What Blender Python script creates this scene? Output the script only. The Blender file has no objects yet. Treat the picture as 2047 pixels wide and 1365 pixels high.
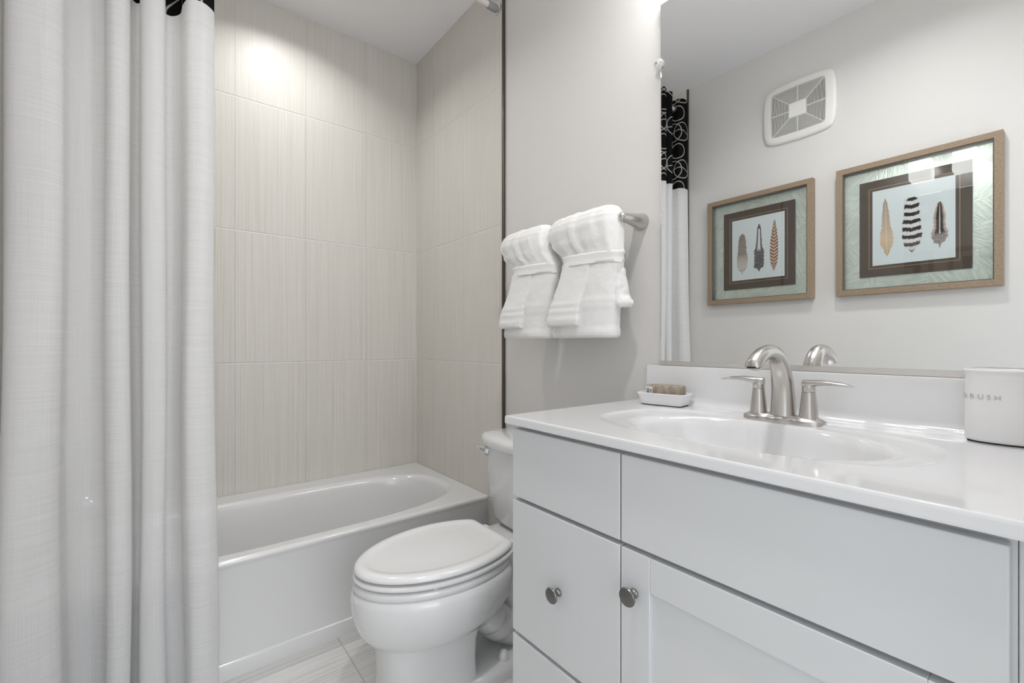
import bpy, bmesh, math, random
from mathutils import Vector, Matrix, noise
PI = math.pi
S = bpy.context.scene
C = S.collection
random.seed(7)

# ------------------------------------------------------------------ camera
CZ = 1.07
cam_data = bpy.data.cameras.new('camera')
cam = bpy.data.objects.new('camera', cam_data); C.objects.link(cam)
cam.location = (0, 0, CZ)
cam.rotation_euler = (PI/2, 0, -0.6656)
cam_data.sensor_width = 36.0
cam_data.lens = 902.5/2047*36.0
cam_data.shift_y = 3.9/2047
cam_data.clip_start = 0.01
S.camera = cam

# ------------------------------------------------------------------ world, exposure
S.view_settings.view_transform = 'Standard'
S.view_settings.look = 'None'
S.view_settings.exposure = 0.17
S.view_settings.gamma = 1.0
S.view_settings.use_curve_mapping = False
W = bpy.data.worlds.new('world'); S.world = W
W.use_nodes = True
W.node_tree.nodes['Background'].inputs[0].default_value = (0.93, 0.96, 1.0, 1)
W.node_tree.nodes['Background'].inputs[1].default_value = 1.3
CEIL_FILL, CAN_LAMP, SHADE_GLOW, HALL_FILL = 6.8, 4.3, 9.5, 15.5

# ------------------------------------------------------------------ room dimensions (metres)
XW = 1.200      # painted wall behind mirror
XT = 1.187      # face of the tiles on the right
XM = 1.187      # mirror face
XL = -0.305     # painted wall on the left
XLT = -0.293    # face of the tiles on the left
YB = 2.411      # tiled back wall face
YT = 1.585      # end of the tiles
YF = -0.11      # unseen front wall, set close so it shades the vanity's end
ZC = 2.696      # ceiling

# ------------------------------------------------------------------ node helpers
def new_mat(name):
    m = bpy.data.materials.new(name); m.use_nodes = True
    return m, m.node_tree.nodes, m.node_tree.links
def prin(name, col, rough=0.5, metal=0.0, spec=0.5, coat=0.0, bump=None):
    m, n, l = new_mat(name)
    b = n['Principled BSDF']
    b.inputs['Base Color'].default_value = (*col, 1)
    b.inputs['Roughness'].default_value = rough
    b.inputs['Metallic'].default_value = metal
    b.inputs['Specular IOR Level'].default_value = spec
    b.inputs['Coat Weight'].default_value = coat
    b.inputs['Coat Roughness'].default_value = 0.05
    if bump:
        scale, strength, dist = bump[:3]
        tc = n.new('ShaderNodeTexCoord'); nz = n.new('ShaderNodeTexNoise')
        nz.inputs['Scale'].default_value = scale
        nz.inputs['Detail'].default_value = 3
        bp = n.new('ShaderNodeBump'); bp.inputs['Strength'].default_value = strength
        bp.inputs['Distance'].default_value = dist
        src = tc.outputs['Object']
        if len(bump) > 3:
            mp = n.new('ShaderNodeMapping'); mp.inputs['Scale'].default_value = bump[3]
            l.new(src, mp.inputs['Vector']); src = mp.outputs['Vector']
        l.new(src, nz.inputs['Vector'])
        l.new(nz.outputs['Fac'], bp.inputs['Height'])
        l.new(bp.outputs['Normal'], b.inputs['Normal'])
    return m
def math_n(n, l, op, a, b=None, c=None):
    m = n.new('ShaderNodeMath'); m.operation = op
    for i, v in enumerate((a, b, c)):
        if v is None: continue
        if isinstance(v, (int, float)): m.inputs[i].default_value = v
        else: l.new(v, m.inputs[i])
    return m.outputs[0]
def ramp(n, l, fac, stops):
    r = n.new('ShaderNodeValToRGB')
    e = r.color_ramp.elements
    while len(e) < len(stops): e.new(0.5)
    for k, (p, c) in enumerate(stops):
        e[k].position = p; e[k].color = (*c, 1)
    l.new(fac, r.inputs['Fac'])
    return r.outputs['Color']
def mixc(n, l, fac, a, b):
    m = n.new('ShaderNodeMix'); m.data_type = 'RGBA'
    if isinstance(fac, (int, float)): m.inputs['Factor'].default_value = fac
    else: l.new(fac, m.inputs['Factor'])
    for s, v in (('A', a), ('B', b)):
        sock = [i for i in m.inputs if i.name == s and i.type == 'RGBA'][0]
        if isinstance(v, tuple): sock.default_value = (*v, 1)
        else: l.new(v, sock)
    return [o for o in m.outputs if o.type == 'RGBA'][0]
def tile_mat(name, ua, u0, uw, va, v0, vw, grain, cols, grout, rough):
    """ua/va: axis index of the two tile directions; grain: mapping scale of the streaks"""
    m, n, l = new_mat(name)
    b = n['Principled BSDF']
    tc = n.new('ShaderNodeTexCoord'); sx = n.new('ShaderNodeSeparateXYZ')
    l.new(tc.outputs['Object'], sx.inputs[0])
    def joint(ax, o, w, half):
        f = math_n(n, l, 'DIVIDE', math_n(n, l, 'SUBTRACT', sx.outputs[ax], o), w)
        r = math_n(n, l, 'SUBTRACT', f, math_n(n, l, 'ROUND', f))
        d = math_n(n, l, 'MULTIPLY', math_n(n, l, 'ABSOLUTE', r), w)
        mr = n.new('ShaderNodeMapRange'); mr.inputs['From Min'].default_value = half*0.55
        mr.inputs['From Max'].default_value = half*1.2
        mr.inputs['To Min'].default_value = 1; mr.inputs['To Max'].default_value = 0
        l.new(d, mr.inputs['Value'])
        return mr.outputs[0], math_n(n, l, 'ROUND', math_n(n, l, 'FLOOR', f))
    ju, iu = joint(ua, u0, uw, 0.0018); jv, iv = joint(va, v0, vw, 0.0028)
    j = math_n(n, l, 'MAXIMUM', ju, jv)
    mp = n.new('ShaderNodeMapping'); mp.inputs['Scale'].default_value = grain
    l.new(tc.outputs['Object'], mp.inputs['Vector'])
    # each tile has its own cut of the grain
    cb = n.new('ShaderNodeCombineXYZ')
    l.new(math_n(n, l, 'MULTIPLY', iu, 7.31), cb.inputs[0]); l.new(math_n(n, l, 'MULTIPLY', iv, 3.17), cb.inputs[1])
    l.new(math_n(n, l, 'MULTIPLY', iu, 1.7), cb.inputs[2])
    l.new(cb.outputs[0], mp.inputs['Location'])
    nz = n.new('ShaderNodeTexNoise'); nz.inputs['Scale'].default_value = 1.0; nz.inputs['Detail'].default_value = 5
    nz.inputs['Roughness'].default_value = 0.75
    l.new(mp.outputs['Vector'], nz.inputs['Vector'])
    c = ramp(n, l, nz.outputs['Fac'], cols)
    col = mixc(n, l, j, c, grout)
    l.new(col, b.inputs['Base Color'])
    b.inputs['Roughness'].default_value = rough
    b.inputs['Specular IOR Level'].default_value = 0.32
    h = math_n(n, l, 'SUBTRACT', math_n(n, l, 'MULTIPLY', nz.outputs['Fac'], 0.05), j)
    bp = n.new('ShaderNodeBump'); bp.inputs['Strength'].default_value = 1.0; bp.inputs['Distance'].default_value = 0.0020
    l.new(h, bp.inputs['Height']); l.new(bp.outputs['Normal'], b.inputs['Normal'])
    return m

M = {}
M['wall'] = prin('wall_paint', (0.725, 0.71, 0.695), 0.55, spec=0.3, bump=(260, 0.08, 0.001))
M['ceiling'] = prin('ceiling_paint', (0.87, 0.86, 0.875), 0.9, spec=0.1)
TCOL = [(0.28, (0.47, 0.435, 0.37)), (0.44, (0.66, 0.635, 0.58)), (0.58, (0.72, 0.70, 0.66)), (0.75, (0.765, 0.75, 0.72))]
M['tile_back'] = tile_mat('beige_streaked_tile_back', 0, 0.278, 0.3055, 2, 0.9785, 0.6126, (600, 600, 1.5), TCOL, (0.80, 0.79, 0.77), 0.38)
M['tile_side'] = tile_mat('beige_streaked_tile_side', 1, 1.90, 0.3055, 2, 0.9785, 0.6126, (600, 600, 1.5), TCOL, (0.80, 0.79, 0.77), 0.38)
FCOL = [(0.30, (0.50, 0.49, 0.46)), (0.48, (0.70, 0.695, 0.68)), (0.62, (0.78, 0.775, 0.765)), (0.8, (0.84, 0.835, 0.83))]
M['tile_floor'] = tile_mat('grey_streaked_floor_tile', 0, 0.516, 0.611, 1, 1.632, 0.306, (2.2, 150, 150), FCOL, (0.68, 0.68, 0.67), 0.35)
M['trim_metal'] = prin('tile_edge_metal', (0.13, 0.11, 0.095), 0.28, metal=1.0)
M['white_trim'] = prin('white_trim_paint', (0.80, 0.80, 0.79), 0.35)
M['porcelain'] = prin('white_porcelain', (0.745, 0.75, 0.755), 0.10, spec=0.5, coat=0.5)
M['seat'] = prin('toilet_seat_plastic', (0.80, 0.80, 0.805), 0.16, spec=0.5, coat=0.3)
M['tub'] = prin('tub_acrylic', (0.75, 0.752, 0.755), 0.14, spec=0.5, coat=0.4)
M['marble'] = prin('cultured_marble', (0.765, 0.768, 0.78), 0.09, spec=0.5, coat=0.6)
M['cabinet'] = prin('cabinet_paint', (0.665, 0.68, 0.69), 0.38, spec=0.4)
M['cabinet_dark'] = prin('cabinet_reveal_paint', (0.62, 0.63, 0.64), 0.5)
M['nickel'] = prin('brushed_nickel', (0.60, 0.575, 0.55), 0.26, metal=1.0, bump=(60, 0.10, 0.0005, (8, 8, 0.4)))
M['chrome'] = prin('chrome', (0.75, 0.76, 0.78), 0.08, metal=1.0)
M['pewter'] = prin('pewter_knob', (0.20, 0.197, 0.19), 0.34, metal=1.0)
M['grey_plastic'] = prin('grey_rubber', (0.30, 0.30, 0.30), 0.5)
M['rod'] = prin('rod_enamel', (0.74, 0.70, 0.69), 0.3)
M['mirror'] = prin('mirror_silver', (0.87, 0.885, 0.88), 0.0, metal=1.0)
M['mirror_edge'] = prin('mirror_glass_edge', (0.50, 0.54, 0.53), 0.15)
M['channel'] = prin('mirror_channel_metal', (0.74, 0.72, 0.70), 0.45, metal=1.0)
M['ceramic'] = prin('matte_white_ceramic', (0.86, 0.86, 0.865), 0.28)
M['letter'] = prin('grey_letter_glaze', (0.56, 0.56, 0.57), 0.4)
M['black_foot'] = prin('dark_felt_foot', (0.02, 0.02, 0.02), 0.9)
M['terry'] = prin('white_terry', (0.90, 0.895, 0.885), 0.95, spec=0.1, bump=(420, 0.55, 0.003))
M['hem'] = prin('towel_hem_band', (0.90, 0.895, 0.885), 0.85, spec=0.15, bump=(90, 0.25, 0.002, (1, 1, 12)))
M['ribbon'] = prin('satin_ribbon', (0.86, 0.855, 0.84), 0.35, spec=0.4, bump=(30, 0.3, 0.003, (1, 1, 8)))
M['vent'] = prin('vent_plastic', (0.83, 0.82, 0.79), 0.45)
M['vent_shadow'] = prin('vent_cavity_shadow', (0.035, 0.033, 0.03), 0.8)  # near-black tone stands in for the shade behind the grille
M['brown_mat'] = prin('brown_card', (0.065, 0.038, 0.027), 0.6, bump=(500, 0.1, 0.001))
M['gold'] = prin('gold_line', (0.60, 0.42, 0.22), 0.4)
M['paper'] = prin('print_paper', (0.71, 0.745, 0.79), 0.6)
M['lip_shadow'] = prin('frame_lip_shadow', (0.13, 0.11, 0.09), 0.6)  # dark tone stands in for the shade inside the frame recess
M['shade_in'] = None

def wood():
    m, n, l = new_mat('limed_oak_frame')
    b = n['Principled BSDF']
    tc = n.new('ShaderNodeTexCoord'); mp = n.new('ShaderNodeMapping'); mp.inputs['Scale'].default_value = (60, 30, 30)
    nz = n.new('ShaderNodeTexNoise'); nz.inputs['Scale'].default_value = 6; nz.inputs['Detail'].default_value = 6
    nz.inputs['Roughness'].default_value = 0.7
    l.new(tc.outputs['Object'], mp.inputs[0]); l.new(mp.outputs[0], nz.inputs[0])
    l.new(ramp(n, l, nz.outputs['Fac'], [(0.3, (0.21, 0.15, 0.098)), (0.55, (0.33, 0.245, 0.168)), (0.75, (0.41, 0.315, 0.225))]), b.inputs['Base Color'])
    b.inputs['Roughness'].default_value = 0.55
    return m
M['wood'] = wood()
def silver():
    m, n, l = new_mat('silver_leaf_mat')
    b = n['Principled BSDF']
    tc = n.new('ShaderNodeTexCoord')
    b.inputs['Metallic'].default_value = 0.85
    vo = n.new('ShaderNodeTexVoronoi'); vo.inputs['Scale'].default_value = 9
    l.new(tc.outputs['Object'], vo.inputs['Vector'])
    # brushed in a different direction in every leaf
    vr = n.new('ShaderNodeVectorRotate'); vr.rotation_type = 'X_AXIS'
    sc = n.new('ShaderNodeSeparateColor'); l.new(vo.outputs['Color'], sc.inputs[0])
    l.new(math_n(n, l, 'MULTIPLY', sc.outputs[0], 3.1), vr.inputs['Angle'])
    l.new(tc.outputs['Object'], vr.inputs['Vector'])
    mp = n.new('ShaderNodeMapping'); mp.inputs['Scale'].default_value = (1, 16, 190)
    l.new(vr.outputs[0], mp.inputs[0])
    nz = n.new('ShaderNodeTexNoise'); nz.inputs['Scale'].default_value = 1.0; nz.inputs['Detail'].default_value = 4
    l.new(mp.outputs[0], nz.inputs['Vector'])
    l.new(ramp(n, l, nz.outputs['Fac'], [(0.30, (0.60, 0.66, 0.62)), (0.55, (0.76, 0.80, 0.765)), (0.76, (0.92, 0.935, 0.915))]), b.inputs['Base Color'])
    l.new(math_n(n, l, 'ADD', math_n(n, l, 'MULTIPLY', sc.outputs[1], 0.12), 0.30), b.inputs['Roughness'])
    bp = n.new('ShaderNodeBump'); bp.inputs['Strength'].default_value = 0.4; bp.inputs['Distance'].default_value = 0.002
    l.new(nz.outputs['Fac'], bp.inputs['Height']); l.new(bp.outputs['Normal'], b.inputs['Normal'])
    return m
M['silver'] = silver()
def picture_glass():
    m, n, l = new_mat('picture_glass')
    for x in list(n):
        if x.type == 'BSDF_PRINCIPLED': n.remove(x)
    out = [x for x in n if x.type == 'OUTPUT_MATERIAL'][0]
    t = n.new('ShaderNodeBsdfTransparent'); t.inputs[0].default_value = (0.97, 0.985, 0.975, 1)
    g = n.new('ShaderNodeBsdfGlossy'); g.inputs['Roughness'].default_value = 0.0
    f = n.new('ShaderNodeLayerWeight'); f.inputs['Blend'].default_value = 0.5
    fr = math_n(n, l, 'ADD', math_n(n, l, 'MULTIPLY', math_n(n, l, 'POWER', f.outputs['Facing'], 5.0), 0.92), 0.042)
    mx = n.new('ShaderNodeMixShader')
    l.new(fr, mx.inputs[0]); l.new(t.outputs[0], mx.inputs[1]); l.new(g.outputs[0], mx.inputs[2])
    l.new(mx.outputs[0], out.inputs['Surface'])
    return m
M['glass'] = picture_glass()
def clear_plastic():
    m, n, l = new_mat('clear_acrylic')
    b = n['Principled BSDF']
    b.inputs['Base Color'].default_value = (0.97, 0.98, 0.98, 1); b.inputs['Roughness'].default_value = 0.05
    b.inputs['Transmission Weight'].default_value = 0.75; b.inputs['IOR'].default_value = 1.45
    return m
M['clear'] = clear_plastic()
def emit(name, col, strength):
    m, n, l = new_mat(name)
    b = n['Principled BSDF']
    b.inputs['Base Color'].default_value = (0.85, 0.85, 0.84, 1)
    b.inputs['Emission Color'].default_value = (*col, 1)
    b.inputs['Emission Strength'].default_value = strength
    return m
M['shade'] = emit('frosted_shade_glass', (1.0, 0.995, 0.985), SHADE_GLOW)
M['can_lens'] = emit('recessed_lamp_lens', (1.0, 0.98, 0.95), 3.0)

def cloth_shader(name, header):
    m, n, l = new_mat(name)
    for x in list(n):
        if x.type == 'BSDF_PRINCIPLED': n.remove(x)
    out = [x for x in n if x.type == 'OUTPUT_MATERIAL'][0]
    uv = n.new('ShaderNodeUVMap')
    def slub(sx, sy):
        mp = n.new('ShaderNodeMapping'); mp.inputs['Scale'].default_value = (sx, sy, 1)
        nz = n.new('ShaderNodeTexNoise'); nz.inputs['Scale'].default_value = 1.0; nz.inputs['Detail'].default_value = 3
        l.new(uv.outputs[0], mp.inputs[0]); l.new(mp.outputs[0], nz.inputs[0])
        return nz.outputs['Fac']
    weft = slub(5, 520); warp = slub(560, 4)
    weave = math_n(n, l, 'ADD', math_n(n, l, 'MULTIPLY', weft, 0.62), math_n(n, l, 'MULTIPLY', warp, 0.38))
    d = n.new('ShaderNodeBsdfDiffuse'); tr = n.new('ShaderNodeBsdfTranslucent'); tp = n.new('ShaderNodeBsdfTransparent')
    bp = n.new('ShaderNodeBump'); bp.inputs['Strength'].default_value = 0.06; bp.inputs['Distance'].default_value = 0.0010
    l.new(weave, bp.inputs['Height'])
    l.new(bp.outputs[0], d.inputs['Normal'])
    m1 = n.new('ShaderNodeMixShader'); m2 = n.new('ShaderNodeMixShader')
    l.new(d.outputs[0], m1.inputs[1]); l.new(tr.outputs[0], m1.inputs[2])
    l.new(m1.outputs[0], m2.inputs[1]); l.new(tp.outputs[0], m2.inputs[2])
    l.new(m2.outputs[0], out.inputs[0])
    if not header:
        c = ramp(n, l, weave, [(0.35, (0.835, 0.835, 0.84)), (0.65, (0.86, 0.86, 0.865))])
        l.new(c, d.inputs['Color']); l.new(c, tr.inputs['Color'])
        m1.inputs[0].default_value = 0.28
        mr = n.new('ShaderNodeMapRange'); mr.inputs['From Min'].default_value = 0.34; mr.inputs['From Max'].default_value = 0.56
        mr.inputs['To Min'].default_value = 0.20; mr.inputs['To Max'].default_value = 0.11
        l.new(weave, mr.inputs['Value']); l.new(mr.outputs[0], m2.inputs[0])
    else:
        sp = n.new('ShaderNodeSeparateXYZ'); l.new(uv.outputs[0], sp.inputs[0])
        def cell(s, off, w):
            f = math_n(n, l, 'DIVIDE', math_n(n, l, 'SUBTRACT', s, off), w)
            return math_n(n, l, 'MULTIPLY', math_n(n, l, 'SUBTRACT', f, math_n(n, l, 'ROUND', f)), w)
        def band(dist, half):
            return math_n(n, l, 'LESS_THAN', math_n(n, l, 'ABSOLUTE', dist), half)
        def ring(ou, ov, r, wu=0.17, wv=0.235):
            a = cell(sp.outputs[0], ou, wu); b2 = cell(sp.outputs[1], ov, wv)
            r2 = math_n(n, l, 'SQRT', math_n(n, l, 'ADD', math_n(n, l, 'MULTIPLY', a, a), math_n(n, l, 'MULTIPLY', b2, b2)))
            return band(math_n(n, l, 'SUBTRACT', r2, r), 0.0028)
        k = ring(0, 0.045, 0.056)
        k = math_n(n, l, 'MAXIMUM', k, ring(0.062, 0.045, 0.056))
        k = math_n(n, l, 'MAXIMUM', k, ring(0.03, 0.160, 0.045))
        wav = math_n(n, l, 'MULTIPLY', math_n(n, l, 'SINE', math_n(n, l, 'MULTIPLY', sp.outputs[0], 37)), 0.012)
        k = math_n(n, l, 'MAXIMUM', k, band(math_n(n, l, 'SUBTRACT', cell(sp.outputs[1], 0.045, 0.235), wav), 0.0026))
        c = mixc(n, l, k, (0.012, 0.0115, 0.0115), (0.42, 0.41, 0.39))
        l.new(c, d.inputs['Color']); l.new(c, tr.inputs['Color'])
        m1.inputs[0].default_value = 0.1; m2.inputs[0].default_value = 0.0
    return m
M['curtain'] = cloth_shader('white_linen_voile', False)
M['header'] = cloth_shader('black_embroidered_header', True)

# ------------------------------------------------------------------ object helpers
def obj(name, bm, mat, parent=None, smooth=True, angle=35, bevel=None, subd=0, solid=None):
    me = bpy.data.meshes.new(name)
    bmesh.ops.recalc_face_normals(bm, faces=bm.faces)
    bm.to_mesh(me); bm.free()
    o = bpy.data.objects.new(name, me); C.objects.link(o)
    if mat: me.materials.append(mat)
    if parent: o.parent = parent; o.matrix_parent_inverse = parent.matrix_world.inverted() if False else Matrix.Translation(-Vector(parent.location))
    if solid:
        s = o.modifiers.new('solid', 'SOLIDIFY'); s.thickness = solid; s.offset = 0
    if bevel:
        b = o.modifiers.new('bevel', 'BEVEL'); b.width = bevel; b.segments = 3; b.limit_method = 'ANGLE'; b.angle_limit = math.radians(40)
        b.harden_normals = False
    if subd:
        s = o.modifiers.new('subd', 'SUBSURF'); s.levels = subd; s.render_levels = subd
    if smooth:
        me.polygons.foreach_set('use_smooth', [True]*len(me.polygons))
        me.set_sharp_from_angle(angle=math.radians(angle))
    return o
def tag(o, label=None, cat=None, group=None, kind=None):
    if label: o['label'] = label
    if cat: o['category'] = cat
    if group: o['group'] = group
    if kind: o['kind'] = kind
    return o
def thing(name, label, cat, loc, group=None):
    o = bpy.data.objects.new(name, None); C.objects.link(o); o.location = loc; o.empty_display_size = 0.05
    return tag(o, label, cat, group)
def box(bm, x0, x1, y0, y1, z0, z1):
    r = bmesh.ops.create_cube(bm, size=1)
    for v in r['verts']:
        v.co = Vector(((x0+x1)/2+v.co.x*(x1-x0), (y0+y1)/2+v.co.y*(y1-y0), (z0+z1)/2+v.co.z*(z1-z0)))
    return r['verts']
def boxbm(*a):
    bm = bmesh.new(); box(bm, *a); return bm
def loft(bm, rings, cap0=True, cap1=True, closed=True):
    vs = [[bm.verts.new(p) for p in r] for r in rings]
    n = len(rings[0])
    for a, b in zip(vs, vs[1:]):
        for i in range(n if closed else n-1):
            j = (i+1) % n
            bm.faces.new((a[i], a[j], b[j], b[i]))
    if cap0: bm.faces.new(vs[0][::-1])
    if cap1: bm.faces.new(vs[-1])
    return vs
def lathe(bm, profile, center, axis=(0, 0, 1), n=40, cap0=True, cap1=True):
    """profile: list of (radius, height along axis)"""
    q = Vector((0, 0, 1)).rotation_difference(Vector(axis).normalized())
    c = Vector(center)
    rings = []
    for r, h in profile:
        rings.append([c + q @ Vector((max(r, 1e-5)*math.cos(2*PI*i/n), max(r, 1e-5)*math.sin(2*PI*i/n), h)) for i in range(n)])
    return loft(bm, rings, cap0, cap1)
def catmull(pts, m=8):
    out = []
    P = [Vector(p) for p in pts]
    for i in range(len(P)-1):
        p0 = P[max(i-1, 0)]; p1 = P[i]; p2 = P[i+1]; p3 = P[min(i+2, len(P)-1)]
        for k in range(m):
            t = k/m
            out.append(0.5*((2*p1)+(-p0+p2)*t+(2*p0-5*p1+4*p2-p3)*t*t+(-p0+3*p1-3*p2+p3)*t**3))
    out.append(P[-1])
    return out
def tube(bm, pts, radii, n=24, cap=True, squash=None):
    """swept round section; radii one per point; squash: (axis vector, factor list)"""
    rings = []
    up = None
    for i, p in enumerate(pts):
        t = (pts[min(i+1, len(pts)-1)] - pts[max(i-1, 0)]).normalized()
        if up is None:
            up = Vector((0, 1, 0)) if abs(t.y) < 0.9 else Vector((0, 0, 1))
        a = (up - t*up.dot(t)).normalized(); b = t.cross(a)
        r = radii[i] if isinstance(radii, (list, tuple)) else radii
        ra, rb = r if isinstance(r, tuple) else (r, r)
        rings.append([p + a*ra*math.cos(2*PI*k/n) + b*rb*math.sin(2*PI*k/n) for k in range(n)])
        up = a
    loft(bm, rings, cap, cap)
def se(t, a, b, n):
    """superellipse point"""
    c, s = math.cos(t), math.sin(t)
    return (a*math.copysign(abs(c)**(2/n), c), b*math.copysign(abs(s)**(2/n), s))
def lerp(a, b, t): return a+(b-a)*t
def interp(tab, z):
    """tab: sorted list of (z, tuple)"""
    if z <= tab[0][0]: return tab[0][1]
    for (z0, a), (z1, b) in zip(tab, tab[1:]):
        if z <= z1:
            t = (z-z0)/(z1-z0); t = t*t*(3-2*t)
            return tuple(lerp(p, q, t) for p, q in zip(a, b))
    return tab[-1][1]
def struct(name, bm, mat, **k):
    o = obj(name, bm, mat, **k); o['kind'] = 'structure'; return o

# ------------------------------------------------------------------ the setting
struct('floor', boxbm(XL-0.1, XW+0.1, YF-0.1, YB+0.1, -0.08, 0.0), M['tile_floor'], smooth=False)
struct('ceiling', boxbm(XL-0.1, XW+0.1, YF-0.1, YB+0.1, ZC, ZC+0.08), M['ceiling'], smooth=False)
struct('wall_right', boxbm(XW, XW+0.1, YF-0.1, YB+0.1, 0, ZC), M['wall'], smooth=False)
struct('wall_left', boxbm(XL-0.1, XL, YF-0.1, YB+0.1, 0, ZC), M['wall'], smooth=False)
struct('wall_back', boxbm(XL, XW, YB, YB+0.1, 0, ZC), M['tile_back'], smooth=False)
struct('wall_shower_right', boxbm(XT, XW, YT, YB, 0, ZC), M['tile_side'], smooth=False)
struct('wall_shower_left', boxbm(XL, XLT, YT, YB, 0, ZC), M['tile_side'], smooth=False)
DX0, DX1, DZ = -0.24, 0.56, 2.06           # unseen doorway behind the camera, opened to let fill light in
bm = bmesh.new()
box(bm, XL, DX0, YF-0.1, YF, 0, ZC); box(bm, DX1, XW, YF-0.1, YF, 0, ZC); box(bm, DX0, DX1, YF-0.1, YF, DZ, ZC)
struct('wall_front', bm, M['wall'], smooth=False)
for k, (xa, xb) in enumerate(((XW-0.0135, XW), (XL, XL+0.0125))):
    bm = bmesh.new(); box(bm, xa, xb, YT-0.011, YT, 0, ZC)
    struct('trim_%d' % (k+1), bm, M['trim_metal'], bevel=0.003)
bm = bmesh.new()
box(bm, DX0-0.06, DX0, YF, YF+0.018, 0, DZ); box(bm, DX1, DX1+0.06, YF, YF+0.018, 0, DZ); box(bm, DX0-0.06, DX1+0.06, YF, YF+0.018, DZ, DZ+0.06)
struct('trim_3', bm, M['white_trim'], bevel=0.004)
struct('baseboard_right', boxbm(XW-0.012, XW, 0.88, YT-0.012, 0, 0.10), M['white_trim'], bevel=0.004)
struct('baseboard_left', boxbm(XL, XL+0.012, YF, YT-0.012, 0, 0.10), M['white_trim'], bevel=0.004)

# ------------------------------------------------------------------ lamps of the room and added fill lights
def area(name, loc, rot, size, power, col=(1, 1, 1), parent=None, shape='DISK', sy=None):
    d = bpy.data.lights.new(name, 'AREA'); d.energy = power; d.color = col; d.size = size; d.shape = shape
    if sy: d.size_y = sy
    o = bpy.data.objects.new(name, d); C.objects.link(o); o.location = loc; o.rotation_euler = rot
    if parent: o.parent = parent; o.matrix_parent_inverse = Matrix.Translation(-Vector(parent.location))
    return o
def recessed(x, y, label, power, spread=120):
    t = thing('recessed_light', label, 'ceiling light', (x, y, ZC))
    bm = bmesh.new(); lathe(bm, [(0.062, -0.004), (0.078, -0.007), (0.088, -0.003), (0.090, 0.0)], (x, y, ZC), cap0=False, cap1=False, n=48)
    obj('trim_ring', bm, M['white_trim'], t, solid=0.001)
    bm = bmesh.new(); lathe(bm, [(0.062, -0.003), (0.062, -0.001)], (x, y, ZC), n=48)
    obj('lens', bm, M['can_lens'], t)
    a = area('recessed_lamp', (x, y, ZC-0.012), (0, 0, 0), 0.12, power, (1, 0.99, 0.98), t)
    a.data.spread = math.radians(spread)
    return t
recessed(0.452, 2.03, 'round white recessed downlight in the ceiling over the tub', CAN_LAMP, 142)
recessed(0.40, 0.45, 'added round white fill downlight in the ceiling before the vanity', CEIL_FILL, 150)  # unseen downlight, added for more light from above
# added fill light, out of view, shining in through the open doorway
area('hall_fill', (0.18, -1.9, 1.55), (PI/2, 0, 0), 1.4, HALL_FILL, (0.94, 0.97, 1.0), None, 'RECTANGLE', 1.8)

# vanity light above the mirror
LZ0 = 2.160
vt = thing('vanity_light', 'three-shade wall light with white cube shades above the mirror', 'wall light', (XW, 0.473, LZ0+0.06))
obj('backplate', boxbm(XW-0.022, XW, 0.20, 0.745, LZ0+0.035, LZ0+0.095), M['nickel'], vt, bevel=0.004)
for yy in (0.685, 0.473, 0.261):
    obj('arm', boxbm(XW-0.05, XW-0.022, yy-0.012, yy+0.012, LZ0+0.05, LZ0+0.075), M['nickel'], vt, bevel=0.003)
    obj('lamp_shade', boxbm(XW-0.16, XW-0.045, yy-0.057, yy+0.057, LZ0, LZ0+0.125), M['shade'], vt, bevel=0.006)

# ------------------------------------------------------------------ bathtub
def rect_ring(x0, x1, y0, y1, z, n, r=0.0, cx=None, cy=None):
    """n points round a rectangle, taken at even angles so it lofts onto an ellipse"""
    cx = (x0+x1)/2 if cx is None else cx; cy = (y0+y1)/2 if cy is None else cy
    out = []
    hx, hy = (x1-x0)/2, (y1-y0)/2
    for i in range(n):
        t = 2*PI*i/n
        c, d = math.cos(t), math.sin(t); m = max(abs(c), abs(d))
        out.append(Vector(((x0+x1)/2+hx*c/m, (y0+y1)/2+hy*d/m, z)))
    return out
def se_ring(cx, cy, a, b, n_exp, z, n):
    return [Vector((cx+p, cy+q, z)) for p, q in (se(2*PI*i/n, a, b, n_exp) for i in range(n))]
N = 192
TX0, TX1, TY0, TY1, TZ = XLT+0.0015, XT-0.0015, 1.686, YB-0.0015, 0.378
rings = [rect_ring(TX0, TX1, TY0, TY1, 0.0, N), rect_ring(TX0, TX1, TY0, TY1, 0.046, N), rect_ring(TX0, TX1, TY0+0.001, TY1, 0.049, N),
         rect_ring(TX0, TX1, TY0+0.008, TY1, 0.053, N), rect_ring(TX0, TX1, TY0+0.009, TY1, 0.345, N), rect_ring(TX0, TX1, TY0+0.004, TY1, 0.356, N)]
for k in range(6):
    t = k/5*PI/2
    rings.append(rect_ring(TX0+0.0, TX1, TY0+0.013-0.013*math.cos(t), TY1, TZ-0.013+0.013*math.sin(t), N))
rings.append(rect_ring(TX0, TX1, TY0+0.017, TY1, TZ, N))
bcx, bcy = 0.443, 2.018
tabs = [(0.698, 0.292, 3.0, 0.0), (0.690, 0.286, 3.0, 0.0), (0.684, 0.280, 3.0, -0.0015), (0.676, 0.273, 3.0, -0.006), (0.668, 0.266, 3.0, -0.014), (0.662, 0.261, 3.0, -0.03),
        (0.648, 0.252, 3.1, -0.10), (0.628, 0.240, 3.2, -0.20), (0.605, 0.225, 3.2, -0.27), (0.57, 0.20, 3.2, -0.305), (0.48, 0.15, 3.0, -0.32)]
for a, b, e, dz in tabs:
    rings.append(se_ring(bcx, bcy, a, b, e, TZ+dz, N))
bm = bmesh.new(); loft(bm, rings, True, True)
t = thing('bathtub', 'white alcove bathtub with oval basin set against the beige tiles', 'bathtub', (bcx, bcy, 0))
obj('tub_shell', bm, M['tub'], t, angle=50)
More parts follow.
